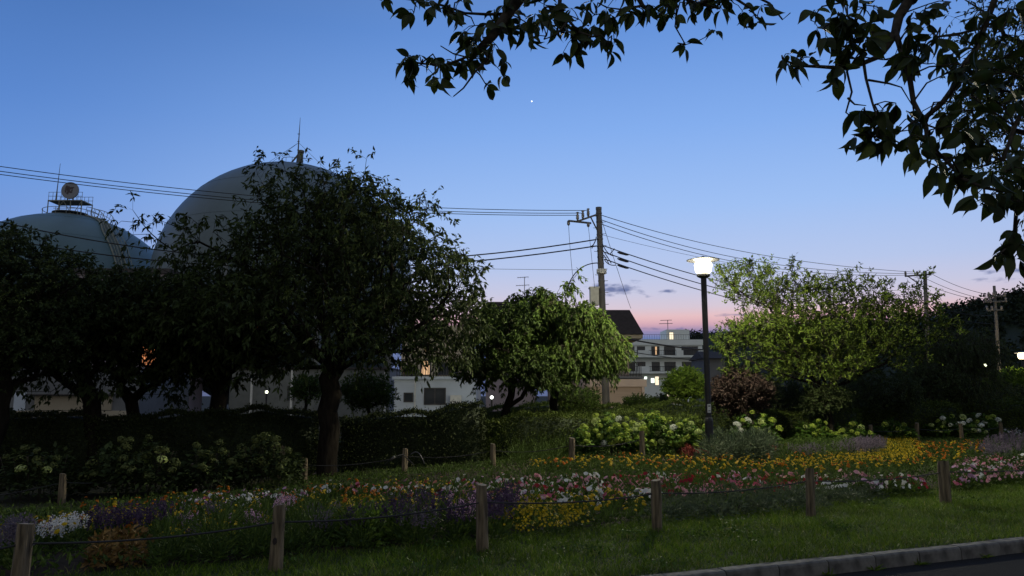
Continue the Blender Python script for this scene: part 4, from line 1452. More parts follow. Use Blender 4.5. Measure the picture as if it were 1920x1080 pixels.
# ------------------------------------------------------------------ hedges
def hedge(label, p0, p1, depth, h, seed, leaf='leaf_hedge', dens=330, Ls=.055):
    dens *= 3.2
    """A clipped hedge from p0 to p1 (front edge, ground points), its top slightly uneven."""
    rng = np.random.default_rng(seed)
    p0, p1 = np.array(p0, float), np.array(p1, float)
    t_ = p1 - p0
    Lh = np.linalg.norm(t_)
    t_ /= Lh
    nrm = np.array([-t_[1], t_[0]])
    if nrm[1] < 0:
        nrm = -nrm
    z0 = float(G(*p0))
    root = thing('hedge', (p0[0], p0[1], z0), label, 'hedge')
    ph = rng.uniform(0, 6, 4)

    def topz(u, v):
        return h + .07 * np.sin(1.1 * u + ph[0]) + .05 * np.sin(2.9 * u + ph[1] + v) + .04 * np.sin(6.1 * u + ph[2])

    def place(u, v, z):
        q = t_[None] * u[:, None] + nrm[None] * v[:, None]
        x, y = p0[0] + q[:, 0], p0[1] + q[:, 1]
        return np.stack([q[:, 0], q[:, 1], z + G(x, y) - z0], 1)
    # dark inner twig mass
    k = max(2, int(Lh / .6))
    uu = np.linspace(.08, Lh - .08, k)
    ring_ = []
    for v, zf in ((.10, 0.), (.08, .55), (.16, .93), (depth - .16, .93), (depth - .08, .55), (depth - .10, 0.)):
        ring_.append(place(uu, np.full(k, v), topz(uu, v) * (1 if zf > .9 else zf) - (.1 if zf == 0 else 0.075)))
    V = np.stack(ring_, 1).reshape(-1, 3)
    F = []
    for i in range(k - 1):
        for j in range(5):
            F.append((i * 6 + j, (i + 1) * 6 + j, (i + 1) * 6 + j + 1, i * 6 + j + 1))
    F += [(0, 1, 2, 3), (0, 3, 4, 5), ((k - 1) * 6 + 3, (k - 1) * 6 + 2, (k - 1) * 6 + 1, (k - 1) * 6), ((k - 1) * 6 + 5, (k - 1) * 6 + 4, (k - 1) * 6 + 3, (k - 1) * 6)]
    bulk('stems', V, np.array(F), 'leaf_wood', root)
    nf, ntp, ne = int(dens * Lh * h), int(dens * Lh * depth), int(dens * depth * h)
    U, Vv, Z, NN = [], [], [], []
    u = rng.uniform(0, Lh, nf)
    U.append(u); Vv.append(rng.normal(.03, .035, nf)); Z.append(topz(u, 0) * rng.uniform(0.02, 1, nf)); NN.append(np.tile(-nrm, (nf, 1)))
    u = rng.uniform(0, Lh, ntp); v = rng.uniform(0, depth, ntp)
    U.append(u); Vv.append(v); Z.append(topz(u, v) + rng.normal(0, .03, ntp) + (rng.random(ntp) < .05) * rng.uniform(0, .12, ntp)); NN.append(np.zeros((ntp, 2)))
    for uu_, s in ((0, -1), (Lh, 1)):
        U.append(np.full(ne, float(uu_)) + rng.normal(0, .04, ne)); Vv.append(rng.uniform(0, depth, ne)); Z.append(h * rng.uniform(.02, 1, ne)); NN.append(np.tile(t_ * s, (ne, 1)))
    U, Vv, Z, NN = map(np.concatenate, (U, Vv, Z, NN))
    P = place(U, Vv, Z)
    n = len(P)
    out = np.concatenate([NN, np.where(np.abs(NN).sum(1, keepdims=True) < .01, 1.0, .25)], 1)
    D = out * .7 + rnd_dirs(rng, n) * .9
    V, F = leaves(P, D, rnd_dirs(rng, n) + out * .5, rng.uniform(Ls * .7, Ls * 1.3, n), rng.uniform(Ls * .45, Ls * .7, n))
    stuff(bulk('leaf_mass', V, F, leaf, root))
    return root


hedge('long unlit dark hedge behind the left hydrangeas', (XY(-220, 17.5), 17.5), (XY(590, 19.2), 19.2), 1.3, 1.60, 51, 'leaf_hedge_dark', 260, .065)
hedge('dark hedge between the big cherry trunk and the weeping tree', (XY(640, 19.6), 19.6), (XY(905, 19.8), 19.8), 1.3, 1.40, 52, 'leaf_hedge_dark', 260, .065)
hedge('lamplit hedge with dark front left of the bright hydrangeas', (XY(915, 20.2), 20.2), (XY(1110, 20.6), 20.6), 2.2, 1.02, 53, 'leaf_hedge', 330)
hedge('low lamplit hedge behind the bright hydrangeas', (XY(1112, 21.8), 21.8), (XY(1312, 22.2), 22.2), 1.6, .98, 54, 'leaf_hedge', 330)
hedge('rear hedge running in front of the garage', (XY(880, 26.5), 26.5), (XY(1440, 26.5), 26.5), 1.2, 1.22, 55, 'leaf_hedge', 220, .07)
hedge('clipped hedge behind the right yellow hydrangeas', (XY(1443, 24.2), 24.2), (XY(1612, 24.6), 24.6), 1.8, 1.02, 56, 'leaf_hedge', 300)
hedge('dim hedge under the right side of the lamplit tree', (XY(1616, 26.5), 26.5), (XY(1800, 27.5), 27.5), 1.6, 1.15, 57, 'leaf_hedge', 240, .07)
hedge('long dim hedge at the far right behind white flowers', (XY(1735, 29), 29), (XY(2040, 31), 30.5), 1.6, 1.25, 58, 'leaf_hedge', 200, .08)

# ------------------------------------------------------------------ hydrangeas
def flower_head(seed, r=.085):
    rng = np.random.default_rng(seed)
    n = 70
    d = rnd_dirs(rng, n * 2)
    d = d[d[:, 2] > -.55][:n]
    n = len(d)
    V, F = [], []
    for q in d:
        c = q * r * np.array([1, 1, .82]) * rng.uniform(.9, 1.08)
        h = np.array([0, 0, 1.]) if abs(q[2]) < .9 else np.array([1., 0, 0])
        a = np.cross(q, h); a /= np.linalg.norm(a)
        b = np.cross(q, a)
        th = rng.uniform(0, 1.6)
        o = len(V)
        s = r * .27
        V.append(c)
        for k in range(4):
            t = th + k * math.pi / 2
            V.append(c + s * (math.cos(t) * a + math.sin(t) * b) + q * s * .25)
        F += [(o, o + 1, o + 2), (o, o + 2, o + 3), (o, o + 3, o + 4), (o, o + 4, o + 1)]
    return np.array(V), np.array(F)


HEADS = {}
for ci, c in enumerate(('head_lime', 'head_pale', 'head_white', 'head_shaded')):
    for s in range(3):
        V, F = flower_head(60 + s)
        o = bulk('flower_head', V, F, c)
        HEADS[c, s] = o.data
        bpy.data.objects.remove(o)


def hydrangea(label, px, py, rx, ry, Y, nh, seed, mix=(.8, .17, .03), rd=.6, size=1.0, dim=False):
    rng = np.random.default_rng(seed)
    x = XY(px, Y)
    z0 = float(G(x, Y))
    s = Y / 1400
    c = at(px, py, Y)
    top = c[2] + ry * s - z0
    root = thing('hydrangea', (x, Y, z0), label, 'hydrangea')
    W_ = rx * s
    n = int(900 * W_ * 2)
    u = rng.uniform(-1, 1, n)
    prof = np.sqrt(np.maximum(0, 1 - u ** 2 * .75))
    v = rng.uniform(-1, 1, n)
    zt_ = top * prof * (.82 + .18 * np.sin(u * 7 + seed)) * np.sqrt(np.maximum(.15, 1 - .6 * v * v))
    z = zt_ * rng.uniform(.1, 1, n) ** .6
    P = np.stack([u * W_, v * rd, z], 1)
    D = np.stack([u + rng.normal(0, .6, n), v + rng.normal(0, .6, n) - .2, rng.normal(.1, .4, n)], 1)
    V, F = leaves(P, D, rnd_dirs(rng, n) * .6 + np.array([0, 0, 1]), rng.uniform(.10, .16, n), rng.uniform(.07, .10, n))
    stuff(bulk('leaves', V, F, 'leaf_dark' if dim else 'leaf_hydrangea', root))  # dim bushes get darker leaves in place of the lamp's falloff
    st_ = MB()
    for k in range(14):
        a_ = rng.uniform(-1, 1, 2)
        st_.tube([(a_[0] * W_ * .5, a_[1] * rd * .4, 0), (a_[0] * W_ * .8, a_[1] * rd * .8, top * .75)], .008, 4)
    st_.build('stems', 'twig', root)
    cols = ('head_lime', 'head_pale', 'head_white') if not dim else ('head_shaded', 'head_shaded', 'head_pale')
    placed = []
    tries = 0
    while len(placed) < nh and tries < nh * 30:
        tries += 1
        u = rng.uniform(-1, 1)
        lo, hi = c[2] - ry * s - z0, top
        zz = rng.uniform(lo, hi)
        lim = top * math.sqrt(max(0, 1 - u * u * .6))
        if zz > lim:
            continue
        q = np.array([u * W_, -rd * (1.05 - .9 * (zz / top) ** 2) + rng.uniform(-.05, .1), zz])
        if any(np.linalg.norm((q - w_)[[0, 2]]) < .13 * size for w_ in placed):
            continue
        placed.append(q)
        ck = cols[rng.choice(3, p=np.array(mix))]
        o = link('flower_head', HEADS[ck, int(rng.integers(3))], root)
        o.location = tuple(q)
        sc = rng.uniform(.75, 1.3) * size
        o.scale = (sc, sc, sc * rng.uniform(.85, 1))
        o.rotation_euler = (rng.uniform(.1, .7), rng.uniform(-.3, .3), rng.uniform(0, 6))
    return root


hydrangea('bright lime hydrangea bush below the lamp, left half of the clump', 1140, 803, 62, 28, 19.6, 32, 71)
hydrangea('bright lime hydrangea bush below the lamp, right half of the clump', 1235, 802, 66, 30, 19.8, 32, 72, mix=(.62, .30, .08))
hydrangea('small pale hydrangea directly left of the lamp post foot', 1305, 808, 26, 16, 20.3, 5, 73, mix=(.4, .4, .2))
hydrangea('pale hydrangea bush just right of the lamp post foot', 1410, 790, 42, 17, 22.2, 11, 74, mix=(.4, .4, .2))
hydrangea('yellow-green hydrangea in front of the clipped hedge, left of two', 1520, 800, 36, 17, 23.3, 10, 75)
hydrangea('yellow-green hydrangea in front of the clipped hedge, right of two', 1592, 802, 30, 15, 23.6, 7, 76)
hydrangea('small lime hydrangea behind the right back posts', 1668, 800, 30, 16, 25.4, 6, 77)
hydrangea('wide cream hydrangea bush near the right edge', 1775, 792, 48, 16, 27.0, 20, 78, mix=(.3, .5, .2))
hydrangea('pale hydrangea at the right end of the cream clump', 1832, 785, 26, 14, 28, 8, 79, mix=(.1, .6, .3))
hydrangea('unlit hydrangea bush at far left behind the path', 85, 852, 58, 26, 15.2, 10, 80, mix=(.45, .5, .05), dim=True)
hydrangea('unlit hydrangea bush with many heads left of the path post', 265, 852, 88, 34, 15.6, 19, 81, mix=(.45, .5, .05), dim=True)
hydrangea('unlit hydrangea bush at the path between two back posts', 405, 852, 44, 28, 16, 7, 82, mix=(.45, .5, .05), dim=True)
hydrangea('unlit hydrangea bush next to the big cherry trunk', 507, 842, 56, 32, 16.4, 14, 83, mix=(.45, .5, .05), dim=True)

# ------------------------------------------------------------------ wooden posts and ropes
def post_mesh(seed, r, h, knot=False):
    rng = np.random.default_rng(seed)
    n, m = 26, 14
    ph = rng.uniform(0, 6.28, 6)
    groove = np.where(rng.random(n) < .42, rng.uniform(.86, .95, n), rng.uniform(.97, 1.04, n))
    V, F = [], []
    lean = rng.uniform(-.03, .03, 2)
    for i in range(m + 1):
        f = i / m
        z = -.18 + (h + .18) * f
        for j in range(n):
            a = 2 * math.pi * j / n
            q = groove[j] * (1 + .05 * math.sin(2 * a + ph[0] + f * 2) + .03 * math.sin(3 * a + ph[1] - f * 3) + .03 * math.sin(f * 9 + ph[2])) * (1.10 - .12 * f) * rng.uniform(.985, 1.015)
            if i == m:
                q *= .93
            V.append((r * q * math.cos(a) + lean[0] * f, r * q * math.sin(a) + lean[1] * f, z + (.008 * math.sin(a + ph[3]) if i >= m - 1 else 0) - (.012 if i == m - 1 else 0)))
    for i in range(m):
        for j in range(n):
            F.append((i * n + j, i * n + (j + 1) % n, (i + 1) * n + (j + 1) % n, (i + 1) * n + j))
    mb = MB()
    mb.add(V, F)
    return mb, [V[m * n + j] for j in range(n)], lean


def post(px, py_top, Y, r, label, seed, group, knot=False):
    x = XY(px, Y)
    z0 = float(G(x, Y))
    h = at(px, py_top, Y)[2] - z0
    mb, rim, lean = post_mesh(seed, r, h)
    t = thing('wooden_post', (x, Y, z0), label, 'post', group)
    mb.build('shaft', 'post_wood', t, smooth=False)
    MB().add(rim, [tuple(range(len(rim)))]).build('end_grain', 'post_top', t)
    if knot:
        q = []
        for i in range(12):
            a = 2 * math.pi * i / 12
            q.append((.001 + .022 * math.cos(a) * .8, -r * 1.09, .27 + .032 * math.sin(a)))
        q2 = [(x_ * .9, y_ + .02, z_) for x_, y_, z_ in q]
        MB().add(q + q2, [tuple(range(12))] + [(i, i + 12, (i + 1) % 12 + 12, (i + 1) % 12) for i in range(12)]).build('knot', 'roof_dark', t)
    return np.array([x + lean[0] * .8, Y, z0]), h, r


GF = 'wooden posts along the front of the flower bed'
front = [post(-330, 1075, 5.2, .062, 'front post outside the left edge', 100, GF)] if False else []
front += [post(64, 982, 6.15, .062, 'thick wooden post in the bottom left corner', 101, GF),
          post(530, 947, 7.15, .055, 'second front wooden post from the left with a dark knot', 102, GF, True),
          post(907, 909, 8.0, .060, 'front wooden post in the middle, third from the left', 103, GF),
          post(1225, 900, 9.15, .060, 'front wooden post right of the pink petunias, fourth from the left', 104, GF),
          post(1508, 878, 10.15, .058, 'second front wooden post from the right', 105, GF),
          post(1757, 864, 11.3, .075, 'broad front wooden post at the right end of the rope', 106, GF)]
GB = 'wooden posts along the back path'
back = [post(133, 888, 14.6, .066, 'leftmost back post beside the dark path', 111, GB), post(371, 869, 16.2, .064, 'second back post from the left by the unlit hydrangeas', 112, GB),
        post(577, 858, 17.2, .066, 'back post just left of the big cherry trunk', 113, GB), post(761, 841, 17.8, .066, 'back post beside the garden hose', 114, GB),
        post(925, 832, 18.1, .062, 'back post below the weeping tree', 115, GB), post(1070, 821, 18.3, .070, 'back post left of the bright hydrangea clump', 116, GB),
        post(1202, 808, 18.6, .064, 'back post standing in front of the bright hydrangea clump', 117, GB)]
back2 = [post(1630, 797, 24.2, .066, 'back post in front of the small lime hydrangea', 118, GB), post(1713, 793, 25.2, .066, 'back post between the two right hydrangea clumps', 119, GB),
         post(1797, 794, 26.0, .066, 'back post in front of the cream hydrangea', 120, GB), post(1871, 792, 27.0, .066, 'rightmost back post among white flowers', 121, GB)]


def rope(ps, ends, frac, sag, r, label):
    pts = []
    q = [p + np.array([0, 0, h * frac]) for p, h, _ in ps]
    q = ([ends[0]] if ends[0] is not None else []) + q + ([ends[1]] if ends[1] is not None else [])
    for a_, b_ in zip(q[:-1], q[1:]):
        for t in np.linspace(0, 1, 14, endpoint=False):
            p = a_ + (b_ - a_) * t
            p = p + np.array([0, 0, -sag * 4 * t * (1 - t)])
            pts.append(p)
    pts.append(q[-1])
    o = link('rope', MB().tube(pts, r, 6).mesh('rope', 'rope', True))
    return tag(o, label, 'rope')


rope(front, (at(-220, 1035, 5.6), at(2060, 866, 12.7)), .74, .05, .009, 'black rope strung through the front wooden posts')
rope(back, (at(-260, 955, 13.4), None), .72, .09, .010, 'black rope strung through the back posts along the path')
rope(back2, (None, at(2000, 808, 28)), .72, .06, .010, 'thin black rope through the far right back posts')
# hose coming out of the bed near the back post
m = MB()
hp = [at(722, 872, 16.6), at(735, 858, 16.6), at(742, 856, 16.6)]
m.tube(hp, .012, 6)
ho = link('garden_hose', None)
ho.location = tuple(map(float, hp[0]))
tag(ho, 'thin garden hose looping over the bed edge by the back post', 'hose')
hb = hp[0]
loop = [at(742, 856, 16.6), at(755, 852, 16.8), at(768, 864, 16.9), at(776, 872, 16.9)]
MB().tube([p - hb for p in [hp[0], hp[1], *loop]], .012, 6).build('tube', 'rope', ho, True)
arc = [at(770 + 26 * f_, 852 - 6 * math.sin(math.pi * f_) + 18 * f_ ** 3, 16.9) - hb for f_ in np.linspace(0, 1, 10)]
MB().tube(arc, .010, 6).build('loop', 'pole_steel', ho, True)
MB().tube([at(733, 862, 16.55) - hb, at(740, 856, 16.5) - hb], .028, 8).build('nozzle', 'kerb', ho, True)

# ------------------------------------------------------------------ flower bed
sheet('verge', list(np.arange(-46, 60.1, 2)), [-30, -15, -8, -4.6], lambda x, y: -.1, 'lawn_soil')
FE = [(-300, 1150), (0, 1096), (300, 1078), (560, 1054), (760, 1034), (907, 1017), (1100, 1002), (1225, 984), (1400, 966), (1508, 955), (1640, 936), (1757, 924), (1920, 905), (2150, 885)]
BE = [(-300, 1010), (0, 972), (150, 955), (300, 938), (480, 916), (650, 896), (900, 876), (1000, 856), (1290, 850), (1450, 838), (1560, 826), (1640, 822), (1850, 818), (1920, 812), (2150, 800)]


def edge(E_, x):
    return float(np.interp(x, [e[0] for e in E_], [e[1] for e in E_]))


V, F = [], []
cols_, rows_ = np.linspace(-300, 2150, 90), 14
for i, px in enumerate(cols_):
    a_, b_ = on_ground(px, edge(FE, px)), on_ground(px, edge(BE, px))
    for j in range(rows_ + 1):
        p = a_ + (b_ - a_) * j / rows_
        edge_drop = .03 if 0 < j < rows_ else -.03
        V.append((p[0], p[1], float(G(p[0], p[1])) + edge_drop))
n_ = rows_ + 1
for i in range(len(cols_) - 1):
    for j in range(rows_):
        F.append((i * n_ + j, (i + 1) * n_ + j, (i + 1) * n_ + j + 1, i * n_ + j + 1))
struct(bulk('flower_bed', np.array(V), np.array(F), 'soil', smooth=True))


def inpoly(px, py, poly):
    c = np.zeros(len(px), bool)
    for i in range(len(poly)):
        x0, y0 = poly[i]
        x1, y1 = poly[i - 1]
        m = ((y0 > py) != (y1 > py))
        c ^= m & (px < (x1 - x0) * (py - y0) / ((y1 - y0) if y1 != y0 else 1e-9) + x0)
    return c


def scatter(poly, h, gap, seed, nmax=300, ncand=60000):
    """Ground points whose plant tops fall inside an area of the photograph, at least gap metres apart."""
    rng = np.random.default_rng(seed)
    xs_ = [p[0] for p in poly]
    pts = [on_ground(px, py + max(.3, h) * 100) for px, py in poly]
    y0, y1 = min(p[1] for p in pts) - 1.5, max(p[1] for p in pts) + 3
    x0, x1 = min(p[0] for p in pts) - 2, max(p[0] for p in pts) + 2
    q = np.stack([rng.uniform(x0, x1, ncand), rng.uniform(max(4, y0), y1, ncand)], 1)
    P = np.concatenate([q, (G(q[:, 0], q[:, 1]) + h)[:, None]], 1)
    a_, b_ = proj(P)
    c_, d_ = proj(P - np.array([0, 0, h]))
    fe_ = np.interp(c_, [e[0] for e in FE], [e[1] for e in FE])
    q = q[inpoly(a_, b_, poly) & (d_ < fe_ + 1)]
    keep = []
    grid = {}
    for p in q:
        k = (int(p[0] // gap), int(p[1] // gap))
        if any(np.hypot(*(p - o)) < gap for i in (-1, 0, 1) for j in (-1, 0, 1) for o in grid.get((k[0] + i, k[1] + j), ())):
            continue
        grid.setdefault(k, []).append(p)
        keep.append(p)
    keep.sort(key=lambda p: p[1])
    return np.array(keep[:nmax]) if keep else np.zeros((0, 2))


def mound(rng, n, r, h, L, wf=.45, up=.5):
    d = rnd_dirs(rng, n)
    d[:, 2] = np.abs(d[:, 2])
    f = rng.random((n, 1)) ** .45
    P = d * f * np.array([r, r, h])
    P[:, 2] *= .85
    D = d * np.array([1, 1, .6]) + rnd_dirs(rng, n) * .6 + np.array([0, 0, up])
    Lr = rng.uniform(L * .7, L * 1.25, n)
    return leaves(P, D, rnd_dirs(rng, n) + np.array([0, 0, .8]), Lr, Lr * wf)


def basis(q):
    h = np.array([0, 0, 1.]) if abs(q[2]) < .9 else np.array([1., 0, 0])
    a = np.cross(q, h)
    a /= np.linalg.norm(a)
    return a, np.cross(q, a)


def disc_flower(V, F, c, q, r, n=6, cup=.35, layers=1, rng=None):
    """An open flower: petals round a sunken or raised middle."""
    a, b = basis(q)
    th = rng.uniform(0, 6)
    o = len(V)
    V.append(c - q * r * cup if layers == 1 else c + q * r * .55)
    for l in range(layers):
        rl = r * (1 if l == 0 else .62)
        for k in range(n * 2):
            t = th + k * math.pi / n
            s = rl * (1 if k % 2 else .86)
            V.append(c + s * (math.cos(t) * a + math.sin(t) * b) + q * (0 if layers == 1 else r * .38 * l - .1 * r) + q * rng.normal(0, .06) * r)
    m = n * 2
    if layers == 1:
        F += [(o, o + 1 + k, o + 1 + (k + 1) % m) for k in range(m)]
    else:
        F += [(o, o + 1 + m + k, o + 1 + m + (k + 1) % m) for k in range(m)]
        for k in range(m):
            F.append((o + 1 + k, o + 1 + (k + 1) % m, o + 1 + m + k))
            F.append((o + 1 + (k + 1) % m, o + 1 + m + (k + 1) % m, o + 1 + m + k))


def petunia_kind(rng):
    fol = mound(rng, 110, .19, .25, .075, .42)
    V, F = [], []
    for _ in range(int(rng.integers(11, 17))):
        d = rnd_dirs(rng, 1)[0] * np.array([1, 1, .4]) + np.array([0, -.2, .75])
        d /= np.linalg.norm(d)
        disc_flower(V, F, d * np.array([.18, .18, .25]) * rng.uniform(.85, 1.1), d, rng.uniform(.022, .045), 5, .5, 1, rng)
    return fol, (np.array(V), np.array(F))


def marigold_kind(rng):
    fol = mound(rng, 120, .15, .25, .060, .30, .7)
    V, F = [], []
    for _ in range(int(rng.integers(6, 11))):
        d = rnd_dirs(rng, 1)[0] * np.array([1, 1, .3]) + np.array([0, -.1, 1.0])
        d /= np.linalg.norm(d)
        disc_flower(V, F, d * np.array([.17, .17, .27]) * rng.uniform(.85, 1.1), d, rng.uniform(.016, .030), 5, .3, 2, rng)
    return fol, (np.array(V), np.array(F))


def daisy_kind(rng):
    fol = mound(rng, 130, .20, .22, .05, .4, .4)
    V, F = [], []
    for _ in range(46):
        d = rnd_dirs(rng, 1)[0] * np.array([1, 1, .5]) + np.array([0, -.1, .8])
        d /= np.linalg.norm(d)
        disc_flower(V, F, d * np.array([.20, .20, .24]) * rng.uniform(.8, 1.08), d, rng.uniform(.012, .020), 4, .2, 1, rng)
    return fol, (np.array(V), np.array(F))


def salvia_kind(rng, n=16, h=.38):
    fol = mound(rng, 120, .17, .24, .07, .38, .7)
    Ps, Ds = [], []
    for _ in range(n):
        b = np.array([*rng.normal(0, .085, 2), .2])
        ax = np.array([*rng.normal(0, .12, 2), 1.0])
        ln = rng.uniform(.12, .2)
        k = 22
        t = rng.random((k, 1))
        Ps.append(b + ax * t * ln + rng.normal(0, .008, (k, 3)) + np.array([0, 0, h - .38]))
        Ds.append(rnd_dirs(rng, k) * .8 + np.array([0, 0, .4]))
    P = np.concatenate(Ps)
    return fol, leaves(P, np.concatenate(Ds), rnd_dirs(rng, len(P)), .026, .018)


def leafy_kind(rng, n=260, L=.085, h=.42, r=.22):
    return mound(rng, n, r, h, L, .26, .1), None


def carpet_kind(rng):
    return mound(rng, 190, .24, .20, .055, .42, .3), None


def coleus_kind(rng):
    return mound(rng, 170, .17, .34, .075, .6, -.1), None


def arching_kind(rng):
    """Long narrow leaves that arch over."""
    n = 120
    d = rnd_dirs(rng, n)
    d[:, 2] = np.abs(d[:, 2]) + .3
    P = d * rng.random((n, 1)) * np.array([.2, .2, .38])
    return leaves(P, d + np.array([0, 0, .2]) + rnd_dirs(rng, n) * .4, rnd_dirs(rng, n), rng.uniform(.08, .16, n), .012), None


KIND_MESH = {}


def plants(name, kind, fol_mat, flw, pts, label, cat, group, seed, flower_part='blossoms', smin=.85, smax=1.2):
    """flw: list of (material, weight, label word)."""
    rng = np.random.default_rng(seed)
    wts = np.array([f[1] for f in flw], float) if flw else None
    for p in pts:
        v = int(rng.integers(3))
        c = 0
        if flw:                                          # neighbours tend to share a colour
            cell = np.random.default_rng(abs(int((p[0] + .2 * math.sin(p[1] * 3)) // .75) * 7919 + int(p[1] // .6) * 104729 + seed))
            c = int((cell if rng.random() < .42 else rng).choice(len(flw), p=wts / wts.sum()))
        key = (kind.__name__, fol_mat, v)
        if key not in KIND_MESH:
            fol, fl = kind(np.random.default_rng(500 + v * 7 + len(name)))
            o = bulk(name, fol[0], fol[1], fol_mat)
            KIND_MESH[key] = (o.data, fl)
            bpy.data.objects.remove(o)
        fm, fl = KIND_MESH[key]
        o = link(name, fm)
        o.location = (float(p[0]), float(p[1]), float(G(p[0], p[1])) + .02)
        s = rng.uniform(smin, smax)
        o.scale = (s, s, s * rng.uniform(.9, 1.1))
        o.rotation_euler = (0, 0, rng.uniform(-.9, .9))
        tag(o, label.replace('*', flw[c][2] if flw else ''), cat, group)
        if fl is not None and flw:
            k2 = key + (flw[c][0],)
            if k2 not in KIND_MESH:
                q = bulk(flower_part, fl[0], fl[1], flw[c][0])
                KIND_MESH[k2] = q.data
                bpy.data.objects.remove(q)
            stuff(link(flower_part, KIND_MESH[k2], o))


petA = [(440, 912), (560, 892), (700, 878), (900, 864), (1100, 870), (1300, 878), (1640, 874), (1720, 870), (1720, 900), (1500, 905), (1240, 914), (1060, 930), (900, 922), (700, 910)]
plants('petunia', petunia_kind, 'leaf_bed', [('petal_white', 26, 'white'), ('petal_pink', 26, 'pink'), ('petal_rose', 18, 'rose'), ('petal_red', 18, 'dark red'), ('petal_salmon', 6, 'salmon'), ('petal_mauve', 6, 'mauve')],
       scatter(petA, .25, .27, 201, 195), '* petunia in the mixed band across the middle of the bed', 'petunia', 'petunias in the middle band', 301)
petR = [(1780, 905), (1800, 860), (1850, 838), (1960, 815), (1960, 905), (1860, 912)]
plants('petunia', petunia_kind, 'leaf_bed', [('petal_white', 22, 'white'), ('petal_pink', 48, 'pale pink'), ('petal_mauve', 20, 'mauve'), ('petal_rose', 10, 'rose')],
       scatter(petR, .25, .27, 202, 65), '* petunia at the right end of the bed', 'petunia', 'petunias at the right end', 302)
marB = [(985, 850), (1160, 846), (1380, 852), (1560, 850), (1650, 842), (1690, 850), (1700, 862), (1560, 874), (1380, 874), (1100, 868), (1000, 866)]
plants('marigold', marigold_kind, 'leaf_bed', [('petal_yellow', 68, 'yellow'), ('petal_orange', 32, 'orange')], scatter(marB, .27, .32, 203, 135), '* marigold in the long band behind the petunias', 'marigold', 'marigolds in the long band', 303)
marR = [(1700, 812), (1760, 808), (1840, 824), (1845, 838), (1780, 856), (1700, 862), (1720, 840)]
plants('marigold', marigold_kind, 'leaf_bed', [('petal_yellow', 35, 'yellow'), ('petal_orange', 65, 'orange')], scatter(marR, .27, .36, 204, 62), '* marigold in the patch at the right by the hydrangeas', 'marigold', 'marigolds at the right', 304)
yelR = [(1640, 814), (1690, 814), (1735, 832), (1715, 850), (1600, 856), (1500, 862), (1440, 862), (1560, 848), (1650, 838)]
plants('yellow_daisy', daisy_kind, 'leaf_bed', [('petal_gold', 1, 'golden')], scatter(yelR, .24, .27, 205, 200), 'low * flowered cushion plant in the right yellow drift', 'yellow flower', 'golden cushion plants at the right', 305)
yelC = [(925, 968), (945, 950), (1000, 945), (1085, 962), (1090, 985), (1020, 1000), (940, 992)]
plants('yellow_daisy', daisy_kind, 'leaf_bed', [('petal_gold', 1, 'golden')], scatter(yelC, .08, .26, 206, 60), 'low * flowered cushion plant just right of the middle front post', 'yellow flower', 'golden cushion plants by the middle post', 306)
marF = [(1050, 945), (1070, 930), (1200, 928), (1205, 955), (1120, 962)]
plants('marigold', marigold_kind, 'leaf_bed', [('petal_yellow', 85, 'yellow'), ('petal_orange', 15, 'orange')], scatter(marF, .16, .30, 207, 20), '* marigold in front of the petunias left of the fourth post', 'marigold', 'marigolds left of the fourth post', 307)
marM = [(520, 930), (640, 900), (880, 905), (900, 922), (760, 930), (560, 945)]
plants('marigold', marigold_kind, 'leaf_bed', [('petal_yellow', 50, 'yellow'), ('petal_orange', 50, 'orange')], scatter(marM, .22, .42, 208, 40), '* marigold between the second and third front posts', 'marigold', 'marigolds between second and third post', 308)
marL = [(70, 965), (240, 930), (420, 915), (500, 915), (480, 945), (330, 965), (150, 990), (70, 990)]
plants('marigold', marigold_kind, 'leaf_bed', [('petal_yellow', 45, 'yellow'), ('petal_orange', 55, 'orange')], scatter(marL, .27, .56, 209, 38), '* marigold in the dim left part of the bed', 'marigold', 'marigolds in the dim left part', 309)
plants('petunia', petunia_kind, 'leaf_bed', [('petal_white', 50, 'white'), ('petal_mauve', 30, 'mauve'), ('petal_rose', 20, 'rose')], scatter([(340, 925), (480, 905), (560, 900), (560, 920), (400, 938)], .25, .34, 210, 30),
       '* petunia in the dim left end of the petunia band', 'petunia', 'petunias at the dim left end', 310)
yelM = [(600, 955), (640, 942), (740, 935), (890, 938), (895, 952), (740, 958), (640, 966)]
plants('yellow_daisy', daisy_kind, 'leaf_bed', [('petal_gold', 1, 'golden')], scatter(yelM, .16, .33, 211, 60), 'low * flowered cushion plant behind the purple salvia', 'yellow flower', 'golden cushion plants behind the salvia', 311)
yelL = [(0, 1000), (120, 985), (190, 970), (320, 965), (310, 985), (190, 1000), (60, 1010), (0, 1014)]
plants('yellow_daisy', daisy_kind, 'leaf_bed', [('petal_gold', 1, 'golden')], scatter(yelL, .10, .30, 212, 60), 'low * flowered cushion plant near the bottom left post', 'yellow flower', 'golden cushion plants at bottom left', 312)
salM = [(650, 970), (740, 960), (890, 955), (900, 985), (780, 992), (660, 992)]
plants('salvia', salvia_kind, 'leaf_bed', [('petal_purple', 70, 'purple'), ('petal_lavender', 15, 'lavender'), ('petal_mauve', 15, 'mauve')], scatter(salM, .20, .36, 213, 60), '* salvia with upright spikes left of the middle front post', 'salvia', 'salvia left of the middle post', 313, 'spikes')
salL = [(170, 990), (300, 982), (330, 995), (200, 1006)]
plants('salvia', salvia_kind, 'leaf_bed', [('petal_purple', 1, 'dusky purple')], scatter(salL, .16, .25, 214, 20), '* salvia behind the orange coleus', 'salvia', 'salvia behind the coleus', 314, 'spikes')
plants('salvia', salvia_kind, 'leaf_bed', [('petal_lavender', 1, 'lavender')], scatter([(0, 1020), (45, 1014), (45, 1040), (0, 1045)], .16, .24, 215, 8), '* salvia left of the corner post', 'salvia', 'salvia at the left corner', 315, 'spikes')
